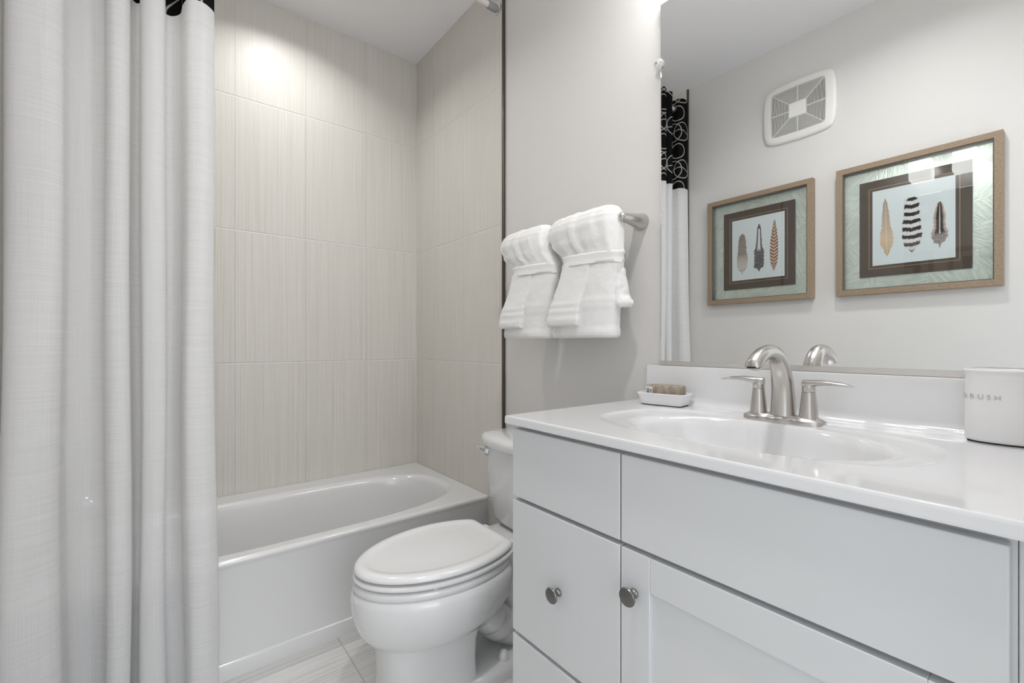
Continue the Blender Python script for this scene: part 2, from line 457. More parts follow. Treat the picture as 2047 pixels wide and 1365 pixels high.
bm = bmesh.new(); lathe(bm, [(0.0, 0.0), (0.028, 0.0), (0.032, 0.003), (0.026, 0.006), (0.0, 0.006)], (0.02, bcy, TZ-0.3205))
obj('drain', bm, M['chrome'], t)

# plumbing on the left wall, seen dimly through the curtain
t = thing('showerhead', 'chrome shower head on an arm high on the left tiles behind the curtain', 'shower head', (XLT, 2.03, 2.06))
bm = bmesh.new(); tube(bm, catmull([(XLT, 2.03, 2.10), (XLT+0.06, 2.03, 2.105), (XLT+0.12, 2.03, 2.075)]), 0.011); obj('arm', bm, M['chrome'], t)
bm = bmesh.new(); lathe(bm, [(0.028, 0), (0.028, 0.004), (0.012, 0.010)], (XLT, 2.03, 2.10), (1, 0, 0)); obj('flange', bm, M['chrome'], t)
bm = bmesh.new(); lathe(bm, [(0.012, 0), (0.020, 0.012), (0.045, 0.045), (0.048, 0.06), (0.044, 0.064)], (XLT+0.11, 2.03, 2.08), (0.65, 0, -0.76)); obj('head', bm, M['chrome'], t)
t = thing('shower_valve', 'round chrome valve plate with a lever on the left tiles behind the curtain', 'shower valve', (XLT, 2.03, 0.79))
bm = bmesh.new(); lathe(bm, [(0.080, 0), (0.082, 0.004), (0.072, 0.010), (0.03, 0.016), (0.026, 0.05), (0.02, 0.056)], (XLT, 2.03, 0.79), (1, 0, 0)); obj('escutcheon', bm, M['chrome'], t)
bm = bmesh.new(); tube(bm, [Vector((XLT+0.045, 2.03, 0.79)), Vector((XLT+0.06, 2.01, 0.75)), Vector((XLT+0.065, 2.00, 0.70))], [0.012, 0.010, 0.007]); obj('lever', bm, M['chrome'], t)
t = thing('tub_spout', 'chrome tub spout low on the left tiles behind the curtain', 'tub spout', (XLT, 2.03, 0.545))
bm = bmesh.new(); tube(bm, catmull([(XLT, 2.03, 0.55), (XLT+0.06, 2.03, 0.552), (XLT+0.11, 2.03, 0.545), (XLT+0.135, 2.03, 0.52)]), 0.026); obj('spout', bm, M['chrome'], t)
bm = bmesh.new(); lathe(bm, [(0.036, 0), (0.036, 0.006), (0.028, 0.012)], (XLT, 2.03, 0.55), (1, 0, 0)); obj('flange', bm, M['chrome'], t)

# ------------------------------------------------------------------ shower rod and curtain
RY, RZ = 1.612, 2.548
t = thing('shower_rod', 'pale shower curtain rod with grey socket ends near the ceiling', 'curtain rod', ((XLT+XT)/2, RY, RZ))
bm = bmesh.new(); tube(bm, [Vector((XLT+0.004, RY, RZ)), Vector((0.45, RY, RZ)), Vector((XT-0.004, RY, RZ))], 0.0125); obj('rod', bm, M['rod'], t)
for x, sgn in ((XLT, 1), (XT, -1)):
    bm = bmesh.new(); lathe(bm, [(0.0155, 0.010), (0.0165, 0.012), (0.0165, 0.052), (0.0150, 0.056), (0.0128, 0.056)], (x, RY, RZ), (sgn, 0, 0), cap1=False); obj('socket', bm, M['grey_plastic'], t)
    bm = bmesh.new(); lathe(bm, [(0.0255, 0.0), (0.0265, 0.003), (0.0255, 0.008), (0.0190, 0.011), (0.0160, 0.011)], (x, RY, RZ), (sgn, 0, 0)); obj('flange', bm, M['chrome'], t)

PATH = [(0.131, 1.612), (0.129, 1.578), (0.100, 1.553), (0.069, 1.564), (0.057, 1.600), (0.052, 1.650), (0.030, 1.677), (0.012, 1.662), (0.017, 1.610),
        (0.015, 1.570), (-0.006, 1.553), (-0.032, 1.563), (-0.038, 1.600), (-0.034, 1.645), (-0.044, 1.673), (-0.056, 1.662), (-0.061, 1.620), (-0.058, 1.585), (-0.071, 1.562),
        (-0.092, 1.559), (-0.107, 1.577), (-0.109, 1.612), (-0.118, 1.642), (-0.140, 1.652), (-0.164, 1.648), (-0.180, 1.634), (-0.185, 1.605), (-0.187, 1.578),
        (-0.205, 1.560), (-0.234, 1.556), (-0.268, 1.563), (-0.286, 1.588), (-0.288, 1.635)]
path = catmull([(x, y, 0) for x, y in PATH], 10)
arc = [0.0]
for a, b in zip(path, path[1:]): arc.append(arc[-1]+(b-a).length)
def curtain_point(i, z):
    p = path[i]
    f = min(1.0, max(0.0, (2.04-z)/2.0))
    s = 1.0 + 0.045*f*f
    x = -0.07 + (p.x+0.07)*s
    x = max(x, XLT+0.004)
    amp = 1.0 - 0.12*f
    y = 1.612 + (p.y-1.612)*amp
    w = arc[i]
    y += 0.010*f*math.sin(w*17+z*1.7) + 0.004*math.sin(w*40+z*5.0)*f
    x += 0.005*f*math.sin(z*4.1+w*9)
    if i < 12: x += 0.004*math.sin(z*3.0+0.5)*f*(1-i/12)
    e = max(0.0, (i-(len(path)-70))/70)
    y -= 0.036*f*min(1.0, e*1.6)
    return Vector((max(x, XLT+0.003), y, z))
def curtain_part(name, zs, mat, parent):
    bm = bmesh.new()
    uvl = bm.loops.layers.uv.new('UVMap')
    V = [[bm.verts.new(curtain_point(i, z)) for i in range(len(path))] for z in zs]
    for a in range(len(zs)-1):
        for i in range(len(path)-1):
            f = bm.faces.new((V[a][i], V[a][i+1], V[a+1][i+1], V[a+1][i]))
            for lp, (ii, zz) in zip(f.loops, ((i, zs[a]), (i+1, zs[a]), (i+1, zs[a+1]), (i, zs[a+1]))):
                lp[uvl].uv = (arc[ii], zz)
    return obj(name, bm, mat, parent, angle=180)
ct = thing('shower_curtain', 'long white linen shower curtain with a black patterned top band drawn left', 'shower curtain', (-0.07, 1.612, 0.03))
curtain_part('linen_panel', [0.03+(2.04-0.03)*k/70 for k in range(71)], M['curtain'], ct)
tag(curtain_part('header_band', [2.04+(2.60-2.04)*k/20 for k in range(21)], M['header'], ct), 'black band embroidered with pale interlocking rings')
for i in range(1, len(path)-1):
    a, b = path[i-1], path[i]
    if (a.y-RY)*(b.y-RY) < 0 and i > 12:
        d = (path[i+1]-path[i-1]).normalized(); nrm = Vector((-d.y, d.x, 0))
        bm = bmesh.new()
        q = Vector((0, 0, 1)).rotation_difference(nrm)
        c = Vector((b.x, RY, RZ))
        rings = []
        for k in range(28):
            ang = 2*PI*k/28
            e = q @ Vector((math.cos(ang), math.sin(ang), 0))
            rings.append([c+e*(0.0195+0.0045*math.cos(2*PI*j/10))+nrm*0.003*math.sin(2*PI*j/10) for j in range(10)])
        rings.append(rings[0])
        loft(bm, rings, False, False)
        obj('grommet', bm, M['pewter'], ct)

# ------------------------------------------------------------------ toilet
TCY = 1.267
tt = thing('toilet', 'white two-piece toilet with closed lid between tub and vanity', 'toilet', (0.80, TCY, 0))
def egg(xf, xc, xb, hw, z, n=96, nf=1.93, nb=None, cy=TCY):
    """plan of a toilet seat: rounded nose, back cut straight across with soft corners (nb: superellipse back instead)"""
    out = []
    for i in range(n):
        t = 2*PI*i/n
        c, s = math.cos(t), math.sin(t)
        if c < 0:
            x = xc - (xc-xf)*abs(c)**(2/nf); y = hw*math.copysign(abs(s)**(2/nf), s)
        elif nb:
            x = xc + (xb-xc)*abs(c)**(2/nb); y = hw*math.copysign(abs(s)**(2/(nf+(nb-nf)*min(1, abs(c)*2))), s)
        else:
            a = (xb-xc)*1.34; k = 0.007
            x = xc+a*c; y = hw*s
            x = xb - k*math.log(1+math.exp(-(x-xb)/k)) if (x-xb) > -0.2 else x
        out.append(Vector((x, cy+y, z)))
    return out
bm = bmesh.new()
R = [(0.505, 0.68, 0.80, 0.095, 0.185), (0.495, 0.68, 0.83, 0.115, 0.195), (0.474, 0.69, 0.86, 0.142, 0.212), (0.452, 0.70, 0.885, 0.163, 0.240),
     (0.437, 0.705, 0.90, 0.177, 0.275), (0.429, 0.708, 0.905, 0.184, 0.315), (0.428, 0.708, 0.905, 0.184, 0.345), (0.432, 0.708, 0.90, 0.180, 0.361),
     (0.438, 0.708, 0.895, 0.173, 0.3655), (0.440, 0.708, 0.895, 0.171, 0.367), (0.436, 0.708, 0.90, 0.176, 0.369), (0.434, 0.708, 0.90, 0.178, 0.374), (0.436, 0.708, 0.90, 0.177, 0.386), (0.442, 0.708, 0.895, 0.171, 0.390)]
loft(bm, [egg(a, b, c, d, z) for a, b, c, d, z in R])
# pedestal column with flat sides
ped = []
for z, xf, xb, hw in ((0.0, 0.497, 0.785, 0.112), (0.012, 0.497, 0.785, 0.112), (0.03, 0.503, 0.782, 0.107), (0.10, 0.508, 0.780, 0.103), (0.16, 0.506, 0.782, 0.105), (0.20, 0.500, 0.79, 0.112), (0.23, 0.49, 0.79, 0.12)):
    ped.append(egg(xf, 0.63, xb, hw, z, nf=2.6, nb=14))
loft(bm, ped)
# trapway and base foot
tube(bm, catmull([(0.74, TCY, 0.255), (0.82, TCY, 0.215), (0.88, TCY, 0.165), (0.93, TCY, 0.12), (1.00, TCY, 0.07), (1.05, TCY, 0.02)], 6),
     [(0.128, 0.07)]*6+[(0.115, 0.07)]*6+[(0.098, 0.072)]*6+[(0.085, 0.072)]*6+[(0.082, 0.07)]*7, n=36)
tube(bm, catmull([(0.80, TCY, 0.31), (0.90, TCY, 0.29), (0.965, TCY, 0.22), (0.99, TCY, 0.13), (1.03, TCY, 0.03)], 6), [(0.10, 0.06)]*25, n=36)
for zz in (0,):
    ft = [(0.0, 0.0), (0.025, 0.0), (0.037, 0.006), (0.043, 0.018)]
    loft(bm, [egg(0.70+d, 0.85, 1.10-d, 0.132-d, z, nf=3.2, nb=4) for z, d in ft])
# deck under the tank
loft(bm, [egg(0.84, 0.95, 1.16, hw, z, nf=3.5, nb=6) for z, hw in ((0.27, 0.085), (0.33, 0.105), (0.374, 0.118), (0.386, 0.116), (0.390, 0.108))])
obj('bowl', bm, M['porcelain'], tt, angle=60)
for s in (-1, 1):
    bm = bmesh.new(); lathe(bm, [(0.017, 0.0), (0.017, 0.012), (0.0145, 0.022), (0.009, 0.029), (0.0, 0.031)], (0.887, TCY+s*0.093, 0.041), n=24)
    obj('bolt_cap', bm, M['seat'], tt)
# seat ring and lid
bm = bmesh.new()
loft(bm, [egg(0.445, 0.708, 0.905, 0.160, 0.3960), egg(0.436, 0.708, 0.913, 0.179, 0.3968), egg(0.434, 0.708, 0.915, 0.181, 0.401), egg(0.436, 0.708, 0.914, 0.180, 0.4065), egg(0.443, 0.708, 0.907, 0.173, 0.4085)])
obj('seat_ring', bm, M['seat'], tt, angle=60)
bm = bmesh.new()
LID = [(0.045, 0.4150), (0.006, 0.4156), (0.001, 0.4175), (0.0, 0.422), (0.003, 0.4285), (0.011, 0.433), (0.022, 0.4345), (0.031, 0.4332), (0.039, 0.4303), (0.048, 0.4292), (0.10, 0.4300), (0.15, 0.4304)]
loft(bm, [egg(0.437+d, 0.708+d*0.2, 0.909-d*0.85, 0.1775-d, z) for d, z in LID])
obj('lid', bm, M['seat'], tt, angle=60)
for s in (-1, 1):
    obj('hinge', boxbm(0.905, 0.945, TCY+s*0.075-0.016, TCY+s*0.075+0.016, 0.388, 0.412), M['seat'], tt, bevel=0.006)
    obj('bumper', boxbm(0.60, 0.615, TCY+s*0.150-0.006, TCY+s*0.150+0.006, 0.3885, 0.3955), M['seat'], tt, bevel=0.001)
# tank
def tank_ring(xf, xb, hw, z, bow, n=96, e=6.0):
    out = []
    for i in range(n):
        a, b = se(2*PI*i/n, 1, 1, e)
        x = (xf+xb)/2 + (xb-xf)/2*a
        if a < 0: x += bow*(b*b)*(-a)
        out.append(Vector((x, TCY+hw*b, z)))
    return out
bm = bmesh.new()
loft(bm, [tank_ring(1.02, 1.14, 0.135, 0.388, 0.01), tank_ring(1.005, 1.165, 0.162, 0.398, 0.02), tank_ring(0.992, 1.175, 0.172, 0.42, 0.028), tank_ring(0.980, 1.178, 0.190, 0.52, 0.036),
          tank_ring(0.972, 1.180, 0.203, 0.62, 0.040), tank_ring(0.969, 1.180, 0.208, 0.682, 0.042)])
obj('tank', bm, M['porcelain'], tt, angle=60)
bm = bmesh.new()
loft(bm, [tank_ring(0.966, 1.182, 0.210, 0.681, 0.042), tank_ring(0.957, 1.184, 0.219, 0.684, 0.042), tank_ring(0.954, 1.185, 0.222, 0.690, 0.042), tank_ring(0.954, 1.185, 0.222, 0.707, 0.042),
          tank_ring(0.957, 1.184, 0.219, 0.716, 0.042), tank_ring(0.966, 1.180, 0.210, 0.7225, 0.04), tank_ring(0.99, 1.165, 0.18, 0.728, 0.03), tank_ring(1.03, 1.13, 0.10, 0.731, 0.01)])
obj('tank_lid', bm, M['porcelain'], tt, angle=60)
bm = bmesh.new()
LX, LY, LZ = 1.000, TCY+0.148, 0.662
lathe(bm, [(0.019, 0.0), (0.0195, 0.008), (0.017, 0.015), (0.012, 0.022), (0.0, 0.024)], (LX, LY, LZ), (-0.97, 0.24, 0), n=28)
tube(bm, [Vector((LX-0.018, LY+0.004, LZ)), Vector((LX-0.022, LY+0.018, LZ+0.003)), Vector((LX-0.024, LY+0.036, LZ+0.005)), Vector((LX-0.025, LY+0.048, LZ+0.006))], [(0.011, 0.008), (0.011, 0.007), (0.010, 0.006), (0.004, 0.003)], n=16)
tag(obj('flush_lever', bm, M['chrome'], tt), 'chrome flush lever')

# ------------------------------------------------------------------ vanity
FX = 0.667                 # face of the drawers and door
VY0, VY1 = 0.0432, 0.852
CT = 0.899                 # top of the counter
vt = thing('vanity_cabinet', 'white vanity cabinet with slab drawers, shaker door and pewter knobs', 'vanity cabinet', (0.93, 0.44, 0))
bm = bmesh.new()
box(bm, FX+0.0387, XW-0.002, VY0, VY0+0.016, 0.10, 0.879); box(bm, FX+0.0387, XW-0.002, VY1-0.016, VY1, 0.10, 0.879)
box(bm, FX+0.0387, XW-0.010, VY0+0.016, VY1-0.016, 0.10, 0.118); box(bm, XW-0.010, XW-0.002, VY0+0.016, VY1-0.016, 0.10, 0.879)
obj('carcass', bm, M['cabinet'], vt, bevel=0.001)
bm = bmesh.new()
f0, f1 = FX+0.0195, FX+0.0385
ya_, yb_, yc_, yd_ = VY0+0.045, 0.505, 0.555, VY1-0.035
for ya, yb, za, zb in ((yd_, VY1, 0.10, 0.8790), (VY0, ya_, 0.10, 0.8790), (yb_, yc_, 0.10, 0.8790), (ya_, yb_, 0.845, 0.8790), (yc_, yd_, 0.845, 0.8790), (ya_, yb_, 0.685, 0.725), (yc_, yd_, 0.685, 0.725),
                       (ya_, yb_, 0.10, 0.14), (yc_, yd_, 0.10, 0.14), (yc_, yd_, 0.375, 0.41)):
    box(bm, f0, f1, ya, yb, za, zb)
obj('face_frame', bm, M['cabinet'], vt, smooth=False)
obj('toe_kick', boxbm(FX+0.075, FX+0.093, VY0, VY1, 0.0, 0.10), M['cabinet'], vt)
def knob(x, y, z, parent):
    bm = bmesh.new()
    lathe(bm, [(0.0085, 0.0), (0.0085, 0.002), (0.006, 0.005), (0.005, 0.010), (0.0065, 0.0145), (0.0125, 0.0175), (0.0160, 0.0195), (0.0165, 0.0215), (0.0155, 0.0235), (0.010, 0.0250), (0.0, 0.0255)],
          (x, y, z), (-1, 0, 0), n=36)
    return tag(obj('knob', bm, M['pewter'], parent), 'round pewter knob')
def slab(name, y0, y1, z0, z1):
    return obj(name, boxbm(FX, FX+0.019, y0, y1, z0, z1), M['cabinet'], vt, bevel=0.0018)
def face(y, z): return (y, z)
slab('drawer', 0.530, 0.847, 0.7085, 0.868)
d2 = slab('drawer', 0.530, 0.847, 0.3905, 0.6995); knob(FX, 0.690, 0.544, d2)
slab('drawer', 0.530, 0.847, 0.130, 0.3815)
slab('false_front', 0.0475, 0.5265, 0.7085, 0.868)
# shaker door: frame and recessed panel
dz0, dz1, dy0, dy1, sw = 0.130, 0.6995, 0.0475, 0.5265, 0.061
bm = bmesh.new()
box(bm, FX, FX+0.019, dy0, dy0+sw, dz0, dz1); box(bm, FX, FX+0.019, dy1-sw, dy1, dz0, dz1)
box(bm, FX, FX+0.019, dy0+sw, dy1-sw, dz1-sw, dz1); box(bm, FX, FX+0.019, dy0+sw, dy1-sw, dz0, dz0+sw)
door = obj('door', bm, M['cabinet'], vt, bevel=0.0015)
obj('door_panel', boxbm(FX+0.0085, FX+0.0155, dy0+sw-0.004, dy1-sw+0.004, dz0+sw-0.004, dz1-sw+0.004), M['cabinet'], door, smooth=False)
knob(FX, 0.497, 0.626, door)
obj('filler_strip', boxbm(FX+0.0185, FX+0.036, -0.108, VY0-0.0005, 0.0, 0.8785), M['cabinet'], vt, bevel=0.0015)

# countertop with integral oval basin and backsplash
CX0, CX1, CY0, CY1 = 0.652, XW-0.001, -0.1085, 0.858
ct = thing('countertop', 'glossy white vanity top with integral oval sink and backsplash', 'countertop', (0.92, 0.43, CT))
NS = 160
ocx, ocy = 0.920, 0.432
def crect(dx, z):
    out = []
    for i in range(NS):
        c, d = math.cos(2*PI*i/NS), math.sin(2*PI*i/NS); m = max(abs(c), abs(d)); a, b = c/m, d/m
        out.append(Vector(((CX0+CX1)/2+((CX1-CX0)/2-dx)*a, (CY0+CY1)/2+((CY1-CY0)/2-dx)*b, z)))
    return out
UB = [(0.05, 0.05, -0.150), (0.12, 0.08, -0.142), (0.175, 0.113, -0.120), (0.206, 0.138, -0.085), (0.222, 0.152, -0.045), (0.236, 0.162, -0.0195)]
rings = [[Vector((ocx-0.012+q, ocy-0.012+p, CT+dz)) for q, p in (se(2*PI*i/NS, b, a, 2.0) for i in range(NS))] for a, b, dz in UB]
rings += [crect(0.012, CT-0.0195), crect(0.002, CT-0.0195), crect(0.0005, CT-0.019), crect(0.0, CT-0.0175), crect(0.0, CT-0.0155), crect(0.0, CT-0.005), crect(0.0, CT-0.0038), crect(0.0011, CT-0.0011), crect(0.0038, CT), crect(0.005, CT), crect(0.010, CT)]
OV = [(0.312, 0.190, 2.8, 0.0), (0.304, 0.182, 2.8, 0.0), (0.302, 0.180, 2.8, 0.0), (0.298, 0.177, 2.8, -0.0005), (0.292, 0.173, 2.7, -0.0030), (0.285, 0.169, 2.6, -0.0042)]
for a, b, e, dz in OV: rings.append([Vector((ocx+q, ocy+p, CT+dz)) for q, p in (se(2*PI*i/NS, b, a, e) for i in range(NS))])
BW = [(0.254, 0.1635, 2.1, -0.0045), (0.244, 0.161, 2.05, -0.0047), (0.237, 0.1585, 2.0, -0.0056), (0.231, 0.156, 2.0, -0.0080), (0.226, 0.154, 2.0, -0.0120), (0.222, 0.150, 2.0, -0.0175), (0.218, 0.147, 2.0, -0.026), (0.211, 0.141, 2.0, -0.045), (0.195, 0.128, 2.0, -0.08), (0.165, 0.105, 2.0, -0.112), (0.11, 0.07, 2.0, -0.132), (0.03, 0.03, 2.0, -0.140)]
for a, b, e, dz in BW: rings.append([Vector((ocx-0.012+q, ocy-0.012+p, CT+dz)) for q, p in (se(2*PI*i/NS, b, a, e) for i in range(NS))])
bm = bmesh.new(); loft(bm, rings, True, True)
obj('sink_top', bm, M['marble'], ct, angle=40)
# backsplash with coved foot
BX, BT = 1.178, 1.0055
prof = [(XW-0.001, CT-0.001), (XW-0.001, BT), (BX+0.004, BT), (BX+0.001, BT-0.0015), (BX, BT-0.005), (BX, CT+0.022), (BX-0.002, CT+0.013), (BX-0.008, CT+0.0055), (BX-0.017, CT+0.0015), (BX-0.028, CT+0.0002), (BX-0.028, CT-0.001)]
bm = bmesh.new()
rr = []
for y in (CY0, 0.828, 0.832):
    k = 1.0 if y < 0.83 else 0.0
    rr.append([Vector((x, y, z if (k or z < BT-0.002) else z-0.002)) for x, z in prof])
loft(bm, rr)
obj('backsplash', bm, M['marble'], ct, angle=35)
bm = bmesh.new(); lathe(bm, [(0.0, 0.001), (0.020, 0.001), (0.024, 0.003), (0.022, 0.005), (0.0, 0.006)], (ocx-0.012, ocy-0.012, CT-0.140)); obj('drain', bm, M['nickel'], ct)

# faucet
FYC, FXC = 0.422, 1.104
ft = thing('sink_faucet', 'brushed nickel centreset faucet with arched spout and two lever handles', 'faucet', (FXC, FYC, CT))
bm = bmesh.new()
def plate(s, w, z):
    out = []
    for i in range(96):
        a, b = se(2*PI*i/96, 1, 1, 2.9)
        waist = 1.0 - 0.16*math.exp(-((abs(b)-0.28)/0.14)**2)
        out.append(Vector((FXC+w*a*waist, FYC+s*b, z)))
    return out
loft(bm, [plate(0.083, 0.0295, CT-0.0043), plate(0.083, 0.0295, CT+0.004), plate(0.0805, 0.0275, CT+0.0065), plate(0.074, 0.022, CT+0.0100), plate(0.069, 0.018, CT+0.0125), plate(0.060, 0.012, CT+0.0130)])
obj('deck_plate', bm, M['nickel'], ft, angle=50)
sp = catmull([(FXC+0.003, FYC, CT+0.010), (FXC+0.003, FYC, CT+0.048), (FXC-0.002, FYC, CT+0.086), (FXC-0.015, FYC, CT+0.120), (FXC-0.038, FYC, CT+0.1435), (FXC-0.068, FYC, CT+0.1525), (FXC-0.099, FYC, CT+0.1490), (FXC-0.126, FYC, CT+0.1385), (FXC-0.145, FYC, CT+0.1240)], 6)
n_ = len(sp)
rad = []
for i in range(n_):
    t = i/(n_-1)
    r = lerp(0.0265, 0.0162, min(1, t*1.45)**0.8)
    rad.append((r, r*lerp(0.98, 0.92, t)))
bm = bmesh.new(); tube(bm, sp, rad, n=36)
bm.verts.ensure_lookup_table()
for vv in bm.verts[-36:]:
    vv.co.z = sp[-1].z - 0.002      # the outlet is cut level
spout = obj('spout', bm, M['nickel'], ft, angle=50)
tdir = Vector((0, 0, -1))
bm = bmesh.new(); lathe(bm, [(0.0125, -0.002), (0.0125, 0.0015), (0.0105, 0.002)], sp[-1]+Vector((0.001, 0, -0.002)), tdir, n=24); obj('aerator', bm, M['black_foot'], spout)
for s in (1, -1):
    hy = FYC+s*0.0515
    bm = bmesh.new(); lathe(bm, [(0.0185, 0.0), (0.0183, 0.003), (0.0150, 0.034), (0.0128, 0.056)], (FXC, hy, CT+0.0105), n=32)
    b = obj('handle_base', bm, M['nickel'], ft)
    bm = bmesh.new()
    lathe(bm, [(0.0120, 0.0), (0.0126, 0.001), (0.0118, 0.016), (0.0115, 0.022)], (FXC, hy, CT+0.0672), n=28)
    lv = catmull([(FXC, hy-s*0.011, CT+0.0830), (FXC-0.001, hy+s*0.008, CT+0.0855), (FXC-0.003, hy+s*0.035, CT+0.0880), (FXC-0.006, hy+s*0.062, CT+0.0868), (FXC-0.008, hy+s*0.084, CT+0.0835)], 6)
    rr = []
    for i in range(len(lv)):
        t = i/(len(lv)-1)
        w = 0.0125*math.sin(PI*min(1, 0.22+0.78*t))**0.6 if t < 0.999 else 0.001
        rr.append((max(w, 0.0012), max(lerp(0.0095, 0.0045, min(1, t*1.6))*(1 if t < 0.6 else max(0.0, 1-((t-0.6)/0.4)**2)), 0.0007)))
    rings = []
    for i, p in enumerate(lv):
        rings.append([p+Vector((rr[i][0]*math.cos(2*PI*k/24), 0, rr[i][1]*math.sin(2*PI*k/24))) for k in range(24)])
    loft(bm, rings)
    obj('lever_handle', bm, M['nickel'], ft, angle=50)

# ------------------------------------------------------------------ mirror
mt = thing('wall_mirror', 'large frameless mirror on the wall above the vanity backsplash', 'mirror', (XM, 0.41, 1.016))
MY0, MY1, MZ0, MZ1 = 0.005, 0.790, 1.0145, 2.085
bm = bmesh.new()
box(bm, XM+0.0005, XW-0.001, MY0, MY1, MZ0, MZ1)
o = obj('mirror_body', bm, M['mirror_edge'], mt, smooth=False)
bm = bmesh.new()
v = [bm.verts.new(p) for p in ((XM, MY0+0.002, MZ0+0.002), (XM, MY1-0.002, MZ0+0.002), (XM, MY1-0.002, MZ1-0.002), (XM, MY0+0.002, MZ1-0.002))]
bm.faces.new(v)
v2 = [bm.verts.new(p) for p in ((XM+0.0005, MY0, MZ0), (XM+0.0005, MY1, MZ0), (XM+0.0005, MY1, MZ1), (XM+0.0005, MY0, MZ1))]
for i in range(4):
    j = (i+1) % 4; bm.faces.new((v[i], v[j], v2[j], v2[i]))
obj('mirror_glass', bm, M['mirror'], mt, smooth=False)
bm = bmesh.new()
box(bm, XM-0.006, XW-0.001, MY0, MY1, 1.0060, 1.0115); box(bm, XM-0.006, XM-0.003, MY0, MY1, 1.0115, 1.0185)
obj('bottom_channel', bm, M['channel'], mt, smooth=False)
bm = bmesh.new()
n = 8
for k, (r, h) in enumerate(()): pass
prof_c = [(0.013, -0.004), (0.0135, 0.003), (0.011, 0.008), (0.006, 0.010), (0.0, 0.010)]
rings = []
for r, h in prof_c:
    rings.append([Vector((XM-0.003-h, 0.794+max(r, 1e-4)*(1+0.10*math.cos(8*2*PI*i/64))*math.cos(2*PI*i/64), 1.909+max(r, 1e-4)*(1+0.10*math.cos(8*2*PI*i/64))*math.sin(2*PI*i/64))) for i in range(64)])
loft(bm, rings)
cl = obj('mirror_clip', bm, M['clear'], mt, angle=50)
bm = bmesh.new(); lathe(bm, [(0.0035, 0.0), (0.0035, 0.002), (0.0, 0.0025)], (XM-0.0125, 0.797, 1.909), (-1, 0, 0), n=20); obj('screw', bm, M['grey_plastic'], cl)
cl['label'] = 'clear plastic rosette clip'

# ------------------------------------------------------------------ towel bar and towels
BXX, BZ = 1.105, 1.452
tb = thing('towel_bar', 'brushed nickel towel bar with flared posts beside the mirror', 'towel bar', (XW, 1.17, BZ))
Y1, Y2 = 0.866, 1.40
bm = bmesh.new(); tube(bm, [Vector((BXX, Y1, BZ)), Vector((BXX, 1.13, BZ)), Vector((BXX, Y2, BZ))], 0.0085); obj('bar', bm, M['nickel'], tb)
for yy in (Y1, Y2):
    bm = bmesh.new()
    lathe(bm, [(0.0262, 0.0), (0.0268, 0.003), (0.0264, 0.006), (0.0235, 0.020), (0.0198, 0.042), (0.0165, 0.064), (0.0142, 0.084), (0.0130, 0.098), (0.0118, 0.105), (0.008, 0.1095), (0.0, 0.111)], (XW, yy, BZ), (-1, 0, 0), n=40)
    obj('post', bm, M['nickel'], tb, angle=50)

def smooth_noise(p, s): return noise.noise(Vector(p)*s)
def towel_loft(tab, zs, seed, n=120, expo=2.7, rough=0.0016, folds=()):
    """tab: z -> (yc, halfwidth, xfront, xback); folds: list of (side angle, width, depth, z0, z1)"""
    rings = []
    for z in zs:
        yc, hw, xf, xb = interp(tab, z)
        ring = []
        for i in range(n):
            th = 2*PI*i/n
            a, b = se(th, 1, 1, expo)
            x = (xf+xb)/2+(xb-xf)/2*a; y = yc+hw*b
            off = rough*smooth_noise((x*9+seed, y*9, z*5), 4.0) + rough*0.5*smooth_noise((x*30+seed, y*30, z*25), 3.0)
            for fa, fw, fd, fz0, fz1 in folds:
                d = (th-fa+PI) % (2*PI)-PI
                g = math.exp(-(d/fw)**2)
                e = max(0.0, min(1.0, (z-fz0)/0.02, (fz1-z)/0.02))
                off += fd*g*e
            nx, ny = a, b
            L = math.hypot(nx, ny) or 1
            ring.append(Vector((x+nx/L*off, y+ny/L*off, z)))
        rings.append(ring)
    return rings
